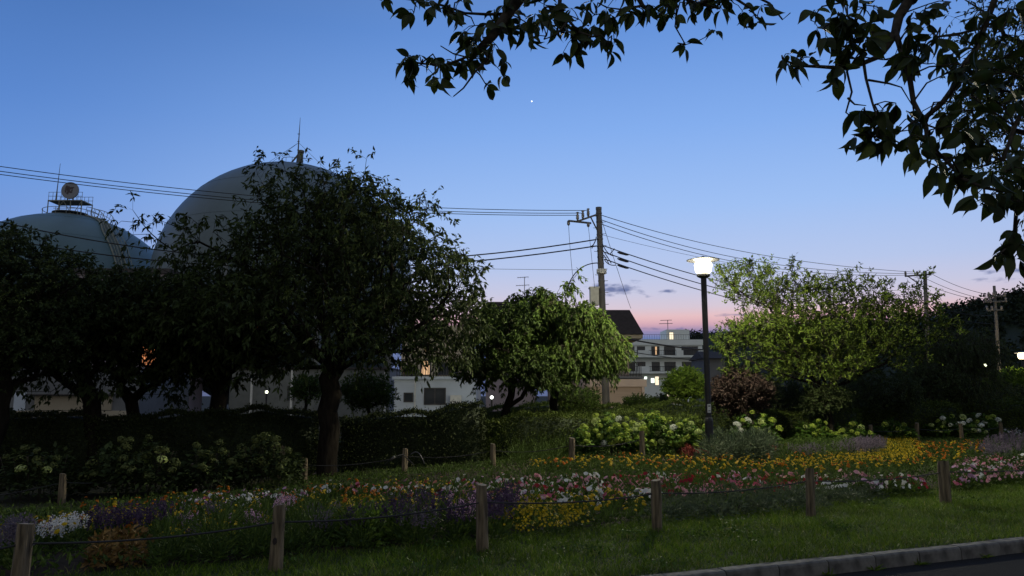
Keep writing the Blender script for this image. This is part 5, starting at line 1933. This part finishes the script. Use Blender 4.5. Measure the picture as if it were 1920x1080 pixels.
plants('salvia', salvia_kind, 'leaf_bed', [('petal_white', 1, 'white')], scatter([(85, 1000), (150, 990), (160, 1006), (90, 1018)], .12, .26, 216, 4), '* salvia spikes just right of the bottom left post', 'salvia', 'white salvia at bottom left', 316, 'spikes', .7, .85)
plants('salvia', salvia_kind, 'leaf_bed', [('petal_purple', 1, 'purple')], scatter([(890, 965), (960, 955), (930, 1000), (900, 1000)], .14, .25, 217, 10), '* salvia right at the foot of the middle front post', 'salvia', 'salvia at the middle post', 317, 'spikes')
grn = [(310, 985), (430, 950), (560, 945), (620, 965), (640, 1000), (540, 1015), (310, 1030)]
plants('leafy_plant', leafy_kind, 'leaf_bed', None, scatter(grn, .16, .26, 218, 110), 'tall green leafy plant around the second front post', 'plant', 'green leafy plants round the second post', 318, smin=.55, smax=.85)
car = [(1240, 928), (1400, 915), (1640, 905), (1650, 925), (1500, 945), (1400, 952), (1240, 962)]
plants('grey_carpet_plant', carpet_kind, 'leaf_grey', None, scatter(car, .10, .25, 219, 200), 'grey-green carpet plant without flowers in front of the petunias', 'plant', 'grey-green carpet plants', 319)
cl = [(185, 1040), (205, 1012), (260, 1005), (285, 1025), (240, 1045)]
plants('coleus', coleus_kind, 'petal_coleus', None, scatter(cl, .12, .24, 220, 5), 'orange-brown coleus right of the bottom left post', 'coleus', 'orange coleus at bottom left', 320, smin=.75, smax=.95)
plants('coleus', coleus_kind, 'leaf_bright', None, scatter([(650, 992), (690, 982), (745, 984), (745, 1002), (660, 1006)], .10, .20, 221, 10), 'lime green coleus between the second and third front posts', 'coleus', 'lime coleus', 321)
plants('coleus', coleus_kind, 'petal_maroon', None, scatter([(1280, 832), (1330, 824), (1440, 824), (1450, 838), (1300, 842)], .32, .26, 222, 40), 'maroon coleus behind the marigold band', 'coleus', 'maroon coleus', 322)
plants('coleus', coleus_kind, 'petal_coleus', None, scatter([(1280, 830), (1305, 820), (1320, 832), (1430, 820), (1480, 822), (1480, 832)], .34, .34, 223, 12), 'rusty orange coleus behind the marigold band', 'coleus', 'rusty coleus', 323)
plants('grey_shrublet', leafy_kind, 'leaf_grey', None, scatter([(1320, 815), (1345, 800), (1400, 796), (1440, 806), (1430, 822), (1330, 826)], .6, .33, 224, 40), 'grey-green bushy plant in front of the lamp post', 'plant', 'grey-green bushes at the lamp', 324, smin=1.5, smax=1.9)
plants('leafy_plant', leafy_kind, 'leaf_bed', None, scatter([(1470, 822), (1500, 815), (1590, 812), (1600, 830), (1560, 842), (1470, 842)], .4, .32, 226, 60), 'green leafy plant left of the lavender mound', 'plant', 'green plants left of the lavender', 326)
plants('salvia', salvia_kind, 'leaf_grey', [('petal_lavender', 1, 'lavender')], scatter([(1600, 826), (1620, 814), (1645, 816), (1655, 830), (1620, 836)], .36, .22, 227, 26), '* grey salvia in the rounded mound right of the leafy plants', 'salvia', 'lavender mound', 327, 'spikes')
plants('salvia', salvia_kind, 'leaf_grey', [('petal_lavender', 1, 'lavender')], scatter([(1460, 845), (1560, 838), (1600, 836), (1600, 842), (1520, 850)], .3, .5, 228, 16), '* salvia in the low strip behind the golden drift', 'salvia', 'lavender strip', 328, 'spikes')
plants('salvia', salvia_kind, 'leaf_grey', [('petal_lavender', 1, 'lavender')], scatter([(1840, 830), (1880, 815), (1960, 808), (1960, 830), (1850, 842)], .36, .48, 229, 30), '* salvia at the right edge behind the petunias', 'salvia', 'salvia at the right edge', 329, 'spikes')
plants('white_daisy', marigold_kind, 'leaf_bed', [('petal_white', 1, 'white')], scatter([(1820, 806), (1850, 796), (1910, 796), (1910, 810)], .3, .5, 230, 24), 'small white flower by the rightmost back posts', 'white flower', 'white flowers at the right', 330)
plants('arching_plant', arching_kind, 'leaf_bed', None, scatter([(300, 1015), (640, 985), (800, 985), (900, 985), (900, 1000), (640, 1020), (300, 1045)], .10, .36, 231, 60), 'arching narrow leaved plant along the front edge of the bed', 'plant', 'arching plants on the front edge', 331)
plants('arching_plant', arching_kind, 'leaf_bed', None, scatter([(960, 838), (1000, 820), (1070, 830), (1060, 845), (970, 850)], .3, .36, 232, 40), 'tall narrow leaved plant behind the left end of the marigold band', 'plant', 'narrow leaved plants behind the marigolds', 332)
plants('yellow_daisy', daisy_kind, 'leaf_bed', [('petal_gold', 1, 'golden')], scatter([(330, 965), (520, 940), (640, 950), (640, 975), (440, 985), (330, 1000)], .2, .55, 233, 24), 'low * flowered cushion plant among the green leafy plants', 'yellow flower', 'golden cushion plants among the leafy plants', 333)
plants('salvia', salvia_kind, 'leaf_bed', [('petal_lavender', 60, 'lavender'), ('petal_mauve', 40, 'mauve')], scatter([(330, 960), (520, 935), (640, 945), (640, 980), (440, 990), (330, 1000)], .25, .7, 234, 14), '* salvia among the green leafy plants', 'salvia', 'salvia among the leafy plants', 334, 'spikes', .7, .9)
# low filling greenery between the plants
rng = np.random.default_rng(240)
ncd = 120000
q = np.stack([rng.uniform(-9, 22, ncd), rng.uniform(5, 27, ncd)], 1)
P = np.concatenate([q, G(q[:, 0], q[:, 1])[:, None]], 1)
a_, b_ = proj(P)
fe = np.interp(a_, [e[0] for e in FE], [e[1] for e in FE])
be = np.interp(a_, [e[0] for e in BE], [e[1] for e in BE])
P = P[(b_ < fe - 4) & (b_ > be - 2) & (a_ > -150) & (a_ < 2080)]
n = len(P)
P[:, 2] += rng.uniform(.02, .14, n)
V, F = leaves(P, rnd_dirs(rng, n) + np.array([0, 0, .8]), rnd_dirs(rng, n) + np.array([0, 0, .5]), rng.uniform(.05, .12, n), rng.uniform(.015, .04, n))
stuff(bulk('bed_greenery', V, F, 'leaf_bed'), 'low green filling foliage between the bed flowers', 'foliage')

# ------------------------------------------------------------------ grass
def blades(P, rng, L, Wd, lean=.5):
    n = len(P)
    a = rng.uniform(0, 2 * math.pi, n)
    side = np.stack([np.cos(a), np.sin(a), np.zeros(n)], 1) * Wd[:, None]
    tip = np.stack([rng.normal(0, lean, n), rng.normal(0, lean, n), np.ones(n)], 1)
    tip /= np.linalg.norm(tip, axis=1, keepdims=True)
    mid = P + tip * L[:, None] * .55
    sag = tip * np.array([1.5, 1.5, .55])
    V = np.stack([P - side * .5, P + side * .5, mid + side * .38, mid - side * .38, mid + sag * L[:, None] * .5], 1).reshape(-1, 3)
    i = np.arange(n)[:, None] * 5
    F = np.concatenate([i + np.array([[0, 1, 2]]), i + np.array([[0, 2, 3]]), i + np.array([[3, 2, 4]])])
    return V, F


rng = np.random.default_rng(250)
ncd = 210000
u, v = rng.uniform(-9, 12, ncd), rng.uniform(.0, 5.5, ncd)
q = KP[None] + KT[None] * u[:, None] + KN[None] * v[:, None]
clump = np.sin(q[:, 0] * 3.1 + np.sin(q[:, 1] * 2.3) * 2) * np.sin(q[:, 1] * 3.7 + np.sin(q[:, 0] * 1.9) * 2)
P = np.concatenate([q, G(q[:, 0], q[:, 1])[:, None]], 1)
a_, b_ = proj(P)
fe = np.interp(a_, [e[0] for e in FE], [e[1] for e in FE])
m = (b_ > fe - 7 + rng.normal(0, 4, ncd)) & (b_ < 1120) & (a_ > -60) & (a_ < 1990)
P, clump = P[m], clump[m]
n = len(P)
V, F = blades(P, rng, rng.uniform(.035, .105, n) * (1 + .4 * clump), rng.uniform(.005, .010, n), .6)
stuff(bulk('lawn_grass', V, F, 'grass'), 'green lawn grass between the kerb and the flower bed', 'grass')
ncd = 90000
q = np.stack([rng.uniform(-14, 22, ncd), rng.uniform(9, 29, ncd)], 1)
P = np.concatenate([q, G(q[:, 0], q[:, 1])[:, None]], 1)
a_, b_ = proj(P)
be = np.interp(a_, [e[0] for e in BE], [e[1] for e in BE])
pf = np.interp(a_, [e[0] for e in path_px], [e[1] for e in path_px])
pk = np.interp(a_, [e[0] for e in path_px], [e[2] for e in path_px])
m = (b_ < be + 3) & (a_ > -80) & (a_ < 2000) & ~((b_ < pf) & (b_ > pk) & (a_ < 820))
P = P[m]
n = len(P)
V, F = blades(P, rng, rng.uniform(.05, .13, n), rng.uniform(.007, .014, n), .5)
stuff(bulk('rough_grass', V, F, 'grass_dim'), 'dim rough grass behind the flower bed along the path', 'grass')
rng = np.random.default_rng(255)
cw = []
for _ in range(46):
    px, py = rng.uniform(250, 1900), rng.uniform(930, 1075)
    if py < edge(FE, px) + 4 or py > np.interp(px, [1240, 1920], [1072, 1000]):
        continue
    c = on_ground(px, py)
    k = int(rng.integers(30, 90))
    q = np.concatenate([c[:2] + rng.normal(0, rng.uniform(.06, .16), (k, 2)), np.zeros((k, 1))], 1)
    q[:, 2] = G(q[:, 0], q[:, 1]) + rng.uniform(.03, .10, k)
    cw.append(q)
cw = np.concatenate(cw)
n = len(cw)
V, F = leaves(cw, rnd_dirs(rng, n) + np.array([0, 0, .1]), rnd_dirs(rng, n) * .5 + np.array([0, 0, 1]), rng.uniform(.025, .055, n), rng.uniform(.02, .035, n))
stuff(bulk('lawn_weeds', V, F, 'leaf_hydrangea'), 'broad leaved weeds and clover in the lawn', 'weeds')
# weeds in the gutter of the kerb
for k, uu in enumerate((1.75, 2.35, 2.95, 3.9, 4.6)):
    p = kuv(uu, -.17)
    rg = np.random.default_rng(260 + k)
    n = 16
    d = rnd_dirs(rg, n) * np.array([1, 1, .3]) + np.array([0, 0, .45])
    V, F = leaves(rg.normal(0, .03, (n, 3)) * np.array([1, 1, 0]), d, rnd_dirs(rg, n) + np.array([0, 0, 1]), rg.uniform(.07, .13, n), .014)
    o = bulk('gutter_weed', V, F, 'grass')
    o.location = (p[0], p[1], -.12)
    tag(o, 'small grass tuft growing at the foot of the kerb', 'weed', 'weeds along the kerb')

# ------------------------------------------------------------------ overhanging branches in the foreground
m, N, L = newmat('leaf_near')
o_ = N.new('ShaderNodeOutputMaterial')
oi = N.new('ShaderNodeObjectInfo')
rmp = N.new('ShaderNodeValToRGB')
rmp.color_ramp.elements[0].color = (.030, .046, .012, 1)
rmp.color_ramp.elements[1].color = (.085, .115, .026, 1)
L.new(oi.outputs['Random'], rmp.inputs[0])
tcn = N.new('ShaderNodeTexCoord')
nsn = N.new('ShaderNodeTexNoise')
nsn.inputs['Scale'].default_value = 35
L.new(tcn.outputs['Object'], nsn.inputs[0])
mxn = N.new('ShaderNodeMix')
mxn.data_type = 'RGBA'
mxn.blend_type = 'MULTIPLY'
mxn.inputs[0].default_value = .6
L.new(rmp.outputs[0], mxn.inputs[6])
L.new(nsn.outputs[1], mxn.inputs[7])
pb_ = N.new('ShaderNodeBsdfPrincipled')
pb_.inputs['Roughness'].default_value = .5
pb_.inputs['Specular IOR Level'].default_value = .2
L.new(mxn.outputs[2], pb_.inputs['Base Color'])
bmp = N.new('ShaderNodeBump')
bmp.inputs['Strength'].default_value = .3
bmp.inputs['Distance'].default_value = .004
L.new(nsn.outputs[0], bmp.inputs['Height'])
L.new(bmp.outputs[0], pb_.inputs['Normal'])
trn = N.new('ShaderNodeBsdfTranslucent')
L.new(mxn.outputs[2], trn.inputs[0])
mxs = N.new('ShaderNodeMixShader')
mxs.inputs[0].default_value = .3
L.new(pb_.outputs[0], mxs.inputs[1])
L.new(trn.outputs[0], mxs.inputs[2])
L.new(mxs.outputs[0], o_.inputs[0])


def near_leaf(seed):
    """A cherry leaf along +Y: stalk, folded blade, drip tip."""
    rg = random.Random(seed)
    ts = [0, .05, .16, .30, .46, .62, .76, .87, .94, 1.0]
    ws = [.0, .045, .125, .18, .195, .175, .125, .058, .02, 0]
    bend, fold, twist = rg.uniform(.05, .42), rg.uniform(.15, .75), rg.uniform(-.5, .5)
    asym = rg.uniform(.85, 1.15)
    V, F = [], []
    for i, (t, w_) in enumerate(zip(ts, ws)):
        y = .13 + t * .87
        z = -bend * t * t
        tw = twist * t
        for s in (-1, 0, 1):
            ww = w_ * s * (asym if s > 0 else 1 / asym) * (1 + .05 * rg.uniform(-1, 1))
            zz = abs(s) * w_ * fold + .012 * rg.uniform(-1, 1) * abs(s)
            V.append((ww * math.cos(tw) - zz * math.sin(tw), y, z + ww * math.sin(tw) + zz * math.cos(tw)))
    for i in range(len(ts) - 1):
        for s in (0, 1):
            a_ = i * 3 + s
            F.append((a_, a_ + 1, a_ + 4, a_ + 3))
    b = len(V)
    V += [(-.008, 0, .02), (.008, 0, .02), (.008, .14, 0), (-.008, .14, 0), (0, 0, .005), (0, .14, -.012)]
    F += [(b, b + 1, b + 2, b + 3), (b, b + 3, b + 5, b + 4), (b + 1, b + 4, b + 5, b + 2)]
    mb = MB()
    mb.add(V, F)
    return mb.mesh('leaf', 'leaf_near', True)


LEAF = [near_leaf(s) for s in range(7)]
over = thing('overhanging_cherry', (4.6, .2, -.1), 'overhanging cherry tree with dark drooping leaves framing the top right', 'tree')
OB = np.array([4.6, .2, -.1])
LIMB = [  # (radius at start, radius at end, points)
    (.16, .11, [OB, (4.55, .25, 1.2), (4.4, .4, 2.4)]),
    (.10, .05, [(4.4, .4, 2.4), (3.6, 1.2, 3.5), (2.6, 2.0, 3.9), (1.6, 2.7, 3.85), at(1150, -110, 3.1)]),
    (.05, .016, [at(1150, -110, 3.1), at(1040, -70, 3.1), at(985, -20, 3.05), at(955, 22, 3.0), at(925, 66, 2.95), at(897, 94, 2.95)]),
    (.010, .004, [at(897, 94, 2.95), at(866, 112, 2.9), at(830, 122, 2.9), at(790, 118, 2.85), at(756, 112, 2.8)]),
    (.009, .003, [at(905, 88, 2.95), at(915, 110, 2.9), at(890, 140, 2.85), at(868, 164, 2.85), at(850, 181, 2.85)]),
    (.010, .003, [at(950, 26, 3.0), at(915, 28, 3.0), at(870, 27, 3.0), at(835, 12, 3.0), at(790, 0, 3.0), at(735, -4, 3.0)]),
    (.006, .003, [at(870, 27, 3.0), at(855, 26, 2.95), at(850, 34, 2.95)]),
    (.006, .003, [at(900, 92, 2.95), at(880, 104, 2.95), at(850, 100, 2.95), at(826, 86, 2.95)]),
    (.022, .008, [at(1150, -110, 3.1), at(1060, -40, 3.0), at(1050, 10, 2.95), at(1064, 40, 2.9), at(1085, 60, 2.9)]),
    (.008, .003, [at(1064, 40, 2.9), at(1045, 62, 2.85), at(1020, 74, 2.85)]),
    (.008, .003, [at(1085, 60, 2.9), at(1110, 70, 2.85), at(1130, 66, 2.85), at(1145, 88, 2.85)]),
    (.028, .010, [at(1150, -110, 3.1), at(1180, -40, 3.0), at(1205, 10, 2.95), at(1230, 28, 2.95)]),
    (.018, .006, [at(1180, -40, 3.0), at(1260, -10, 3.0), at(1310, 8, 3.0), at(1350, 16, 3.0)]),
    (.006, .002, [at(1268, 4, 3.0), at(1272, 50, 2.95), at(1284, 84, 2.95), at(1306, 80, 2.95), at(1330, 66, 2.95)]),
    (.014, .004, [at(1310, 8, 3.0), at(1370, -10, 3.0), at(1410, 8, 2.95), at(1418, 34, 2.95)]),
    (.008, .003, [at(1410, -10, 2.95), at(1440, 6, 2.95), at(1466, 36, 2.95), at(1482, 24, 2.95)]),
    (.008, .003, [at(1205, 10, 2.95), at(1170, 20, 2.95), at(1138, 14, 2.95)]),
    # right-hand limb
    (.07, .028, [(4.4, .4, 2.4), (3.5, 1.2, 2.95), (2.6, 1.9, 3.2), at(1760, -90, 2.7), at(1705, 0, 2.7)]),
    (.028, .017, [at(1705, 0, 2.7), at(1690, 30, 2.68), at(1678, 56, 2.65), at(1660, 84, 2.62), at(1648, 106, 2.6)]),
    (.014, .004, [at(1648, 106, 2.6), at(1610, 122, 2.58), at(1570, 131, 2.55), at(1530, 124, 2.5), at(1495, 122, 2.5), at(1468, 112, 2.5)]),
    (.016, .010, [at(1678, 56, 2.65), at(1688, 96, 2.6), at(1697, 140, 2.55), at(1712, 190, 2.5), at(1730, 240, 2.45), at(1740, 275, 2.4)]),
    (.010, .006, [at(1740, 275, 2.4), at(1768, 300, 2.35), at(1800, 330, 2.3), at(1840, 352, 2.25), at(1890, 360, 2.25)]),
    (.007, .003, [at(1660, 92, 2.62), at(1630, 72, 2.6), at(1600, 46, 2.58), at(1588, 28, 2.55), at(1582, 4, 2.55)]),
    (.008, .003, [at(1620, 122, 2.58), at(1628, 150, 2.5), at(1636, 190, 2.45), at(1644, 230, 2.4), at(1640, 262, 2.4)]),
    (.006, .002, [at(1588, 134, 2.55), at(1590, 172, 2.5), at(1584, 200, 2.5), at(1600, 222, 2.48), at(1628, 234, 2.45)]),
    (.006, .002, [at(1590, 184, 2.5), at(1606, 196, 2.48), at(1624, 198, 2.48)]),
    (.006, .002, [at(1628, 150, 2.5), at(1668, 154, 2.5), at(1690, 166, 2.5), at(1712, 200, 2.5)]),
    (.030, .012, [(2.6, 1.9, 3.2), at(1930, -90, 2.6), at(1872, -10, 2.6), at(1850, 50, 2.6), at(1825, 100, 2.55), at(1800, 140, 2.5), at(1762, 190, 2.5), at(1730, 225, 2.45)]),
    (.020, .008, [at(1930, -90, 2.6), at(1960, 60, 2.5), at(1935, 150, 2.45), at(1905, 230, 2.4), at(1880, 300, 2.35)]),
    (.010, .003, [at(1890, 360, 2.25), at(1905, 400, 2.3), at(1900, 430, 2.35), at(1918, 455, 2.4), at(1896, 470, 2.4), at(1880, 478, 2.4)]),
    (.006, .002, [at(1740, 275, 2.4), at(1732, 300, 2.4), at(1745, 312, 2.4), at(1762, 316, 2.38)]),
    (.008, .003, [at(1850, 50, 2.6), at(1800, 60, 2.6), at(1760, 66, 2.55), at(1745, 50, 2.55)]),
]
LP = []
for r0, r1, pts in LIMB:
    P = subdivide(pts, .07)
    P = [P[0]] + [p + (np.random.default_rng(int(abs(p[0] * 7919 + p[2] * 104729)) % 100000).normal(0, .006, 3) if r0 < .05 else 0) for p in P[1:-1]] + [P[-1]]
    rr_ = list(np.linspace(r0, r1, len(P)) * (.72 if r0 < .05 else 1))
    MB().tube([p - OB for p in P], rr_, 10 if r0 > .03 else 6).build('branch', 'bark_near', over, True)
    if r0 < .03:
        LP += P
LP = np.array(LP)
CL = [  # leaf clusters: where, how many leaves, spread in picture units, distance
    (756, 112, 9, 20, 2.8), (790, 122, 8, 20, 2.85), (825, 124, 8, 22, 2.9), (852, 118, 5, 14, 2.9), (880, 112, 6, 20, 2.9), (915, 112, 7, 20, 2.9), (930, 84, 6, 20, 2.95), (905, 70, 6, 18, 2.95), (880, 78, 4, 14, 2.95),
    (890, 48, 6, 20, 3.0), (925, 40, 8, 24, 3.0), (955, 40, 8, 20, 2.95), (980, 28, 7, 24, 2.95), (1000, 50, 7, 22, 2.9), (1025, 68, 6, 16, 2.85), (1050, 60, 7, 22, 2.9), (1075, 70, 7, 20, 2.88), (1098, 66, 7, 22, 2.88),
    (1085, 36, 7, 24, 2.9), (1115, 28, 7, 24, 2.95), (1060, 20, 6, 24, 2.95), (1020, 14, 6, 26, 3.0), (1140, 74, 4, 12, 2.85), (1150, 40, 6, 22, 2.9), (1180, 20, 7, 24, 2.95), (1215, 28, 7, 22, 2.95), (1235, 20, 6, 22, 2.95),
    (1262, 16, 6, 22, 3.0), (1290, 6, 6, 24, 3.0), (1320, 8, 6, 24, 3.0), (1350, 16, 6, 20, 3.0), (1376, 6, 5, 18, 3.0), (1240, -6, 8, 30, 3.0), (1160, -8, 8, 30, 3.0), (1330, -14, 8, 30, 3.0), (1282, 84, 2, 5, 2.95), (1338, 62, 3, 8, 2.95),
    (1420, 30, 6, 14, 2.95), (852, 28, 3, 8, 2.95), (840, 12, 5, 18, 3.0), (800, 0, 4, 16, 3.0), (776, 24, 2, 5, 3.0), (735, -4, 5, 16, 3.0), (865, 0, 6, 22, 3.0), (912, 160, 2, 5, 2.85), (1095, -8, 7, 30, 3.0), (985, -4, 6, 24, 3.0),
    (1468, 110, 5, 12, 2.5), (1500, 116, 4, 12, 2.5), (1520, 38, 5, 16, 2.55), (1545, 52, 5, 16, 2.55), (1570, 28, 5, 16, 2.55), (1600, 40, 4, 14, 2.58), (1584, 0, 6, 22, 2.55), (1618, 14, 5, 16, 2.6), (1585, 92, 6, 18, 2.55), (1565, 128, 6, 16, 2.52),
    (1600, 76, 6, 20, 2.55), (1640, 12, 4, 16, 2.6), (1634, 62, 4, 14, 2.6), (1656, 112, 7, 22, 2.55), (1620, 100, 5, 18, 2.58), (1700, 56, 6, 22, 2.6), (1720, 36, 5, 18, 2.6), (1740, 8, 6, 20, 2.6), (1640, 196, 5, 14, 2.45), (1622, 208, 3, 9, 2.45), (1640, 240, 8, 18, 2.4), (1650, 258, 8, 20, 2.4),
    (1668, 228, 5, 14, 2.4), (1690, 246, 4, 14, 2.4), (1700, 90, 7, 24, 2.55), (1730, 90, 8, 26, 2.55), (1760, 84, 8, 28, 2.55), (1740, 120, 7, 24, 2.55), (1710, 220, 6, 18, 2.45), (1730, 262, 7, 20, 2.4), (1720, 286, 4, 12, 2.4), (1760, 240, 8, 28, 2.4), (1790, 270, 9, 26, 2.35), (1770, 140, 8, 30, 2.5),
    (1800, 120, 9, 30, 2.5), (1830, 90, 8, 30, 2.55), (1850, 140, 9, 32, 2.5), (1820, 180, 9, 32, 2.45), (1780, 190, 8, 28, 2.45), (1860, 210, 9, 34, 2.4), (1900, 160, 8, 30, 2.5), (1900, 260, 8, 30, 2.35), (1830, 250, 8, 30, 2.38), (1810, 300, 7, 24, 2.3), (1770, 320, 7, 18, 2.3), (1790, 345, 6, 18, 2.25),
    (1760, 310, 5, 14, 2.3), (1850, 310, 8, 26, 2.25), (1890, 320, 8, 26, 2.25), (1860, 345, 6, 20, 2.2), (1856, 376, 6, 14, 2.2), (1880, 360, 6, 18, 2.2), (1912, 380, 6, 16, 2.25), (1906, 425, 4, 10, 2.35), (1898, 442, 4, 10, 2.4), (1880, 472, 4, 10, 2.4), (1870, 480, 3, 8, 2.4), (1912, 478, 3, 8, 2.4),
    (1880, 60, 7, 30, 2.6), (1840, 20, 6, 26, 2.6), (1890, 20, 5, 26, 2.6), (1730, -10, 7, 26, 2.65), (1880, 110, 7, 30, 2.55)]
rng = np.random.default_rng(77)
twg = MB()
cand = []
for px, py, nl, sp, Y in CL:
    c = at(px, py, Y + rng.uniform(-.12, .12))
    j = int(np.argmin(((LP - c) ** 2).sum(1)))
    a_ = LP[j]
    mid = (a_ + c) / 2 + np.array([0, 0, .02]) + rng.normal(0, .012, 3)
    twg.tube([a_ - OB, mid - OB, c - OB], [.0035, .003, .0022], 5)
    s = sp * Y / 1400
    subs = [c + rng.normal(0, 1, 3) * np.array([s, s * 1.2, s * .6]) for _ in range(max(2, int(nl // 2)))]
    for q_ in subs:
        twg.tube([c - OB, (c + q_) / 2 - OB + np.array([0, 0, .008]), q_ - OB], [.0022, .002, .0016], 4)
    for k in range(int(nl * 2.1) if px < 1690 else int(nl * 1.6)):
        q_ = subs[k % len(subs)]
        d = np.array([*rng.normal(0, .62, 2), -rng.uniform(.05, 1.25)])
        d /= np.linalg.norm(d)
        up = rng.normal(0, .75, 3) + np.array([0, -.45, .7])
        L_ = rng.uniform(.042, .098) 
        cand.append((q_ - OB, d, up, L_, Y))
stuff(twg.build('twigs', 'bark_near', over, True))
rng.shuffle(cand)
lf_more = None
LV, LF = [], []
for k, (q_, d, up, L_, Y) in enumerate(cand):
    y = Vector(d)
    x = y.cross(Vector(up)).normalized()
    z = x.cross(y).normalized()
    mt = Matrix(((x.x, y.x, z.x, q_[0]), (x.y, y.y, z.y, q_[1]), (x.z, y.z, z.z, q_[2]), (0, 0, 0, 1))) @ Matrix.Diagonal((L_ * rng.uniform(.8, 1.15), L_, L_, 1))
    me = LEAF[int(rng.integers(len(LEAF)))]
    if k < 298:
        o = link('leaf', me, over)
        o.matrix_local = mt
    else:                                                # the rest of the leaves, joined
        base = len(LV)
        LV += [tuple(mt @ v.co) for v in me.vertices]
        LF += [tuple(base + i for i in p.vertices) for p in me.polygons]
mb = MB()
mb.add(LV, LF)
o = mb.build('leaf_mass', 'leaf_near', over, True)
o['kind'] = 'stuff'
# the rest of its crown, above and behind the viewer
rng = np.random.default_rng(78)
n = 8000
d = rnd_dirs(rng, n) * (rng.random((n, 1)) ** .4)
P = np.array([6.2, -2.6, 6.4]) + d * np.array([4.6, 3.4, 1.6]) - OB
V, F = leaves(P, rnd_dirs(rng, n) + np.array([0, 0, -.7]), rnd_dirs(rng, n), rng.uniform(.10, .16, n), .06)
stuff(bulk('crown', V, F, 'leaf_cherry', over))
MB().tube([(-.2, .2, 2.5), (.3, -.6, 4.2), (1.2, -1.8, 5.6), (2.0, -2.8, 6.6)], [.10, .08, .05, .02], 8).build('branch', 'bark_near', over, True)
# second tree behind, its fine leaves showing at the right edge
tree('roadside_tree', 'fine leaved tree at the right edge behind the overhanging cherry', 29,
     [[np.array([9.9, 10.6, -.05]), np.array([9.8, 10.6, 2.5]), np.array([9.4, 10.5, 4.6])], [(9.4, 10.5, 4.6), at(2060, 200, 10.3), at(1960, 120, 10.2), at(1890, 60, 10.2)], [(9.4, 10.5, 4.6), at(2080, 330, 10.2), at(1980, 300, 10), at(1900, 280, 9.9)],
      [at(1960, 120, 10.2), at(1880, 140, 10.1), at(1800, 120, 10)], [at(1890, 60, 10.2), at(1840, 20, 10.2), at(1790, -10, 10.2)]],
     [E(1890, 200, 65, 70, 10.1, .9), E(1930, 110, 70, 70, 10.2, 1.0), E(1900, 295, 45, 28, 9.9, .6), E(1860, 150, 70, 40, 10, .7), E(1960, 300, 50, 90, 10, .9), E(1920, 380, 25, 40, 9.9, .4, .6), E(1850, 40, 70, 35, 10.2, .6, .35)],
     330, leaf='leaf_cherry', twigs=3, per=8, L=(.07, .11), W=.32, trunk_r=.16, tl=(.2, .42), step=.3, thin=.02)

# ------------------------------------------------------------------ tell small sets of look-alikes apart by their order from left to right
ORD = ('leftmost', 'second from left', 'third from left', 'fourth from left', 'fifth from left', 'sixth from left', 'seventh from left', 'eighth from left',
       'ninth from left', 'tenth from left', 'eleventh from left', 'twelfth from left')
by = {}
for o in bpy.data.objects:
    if o.parent is None and o.get('category') and o.get('group'):
        by.setdefault((o['group'], o['label']), []).append(o)
for (g_, l_), os_ in by.items():
    if 1 < len(os_) <= 12 and len(l_.split()) <= 12:
        os_.sort(key=lambda o: o.location.x / max(.1, o.location.y))
        for k, o in enumerate(os_):
            o['label'] = l_ + ', ' + (ORD[k] if k < len(os_) - 1 else 'rightmost')
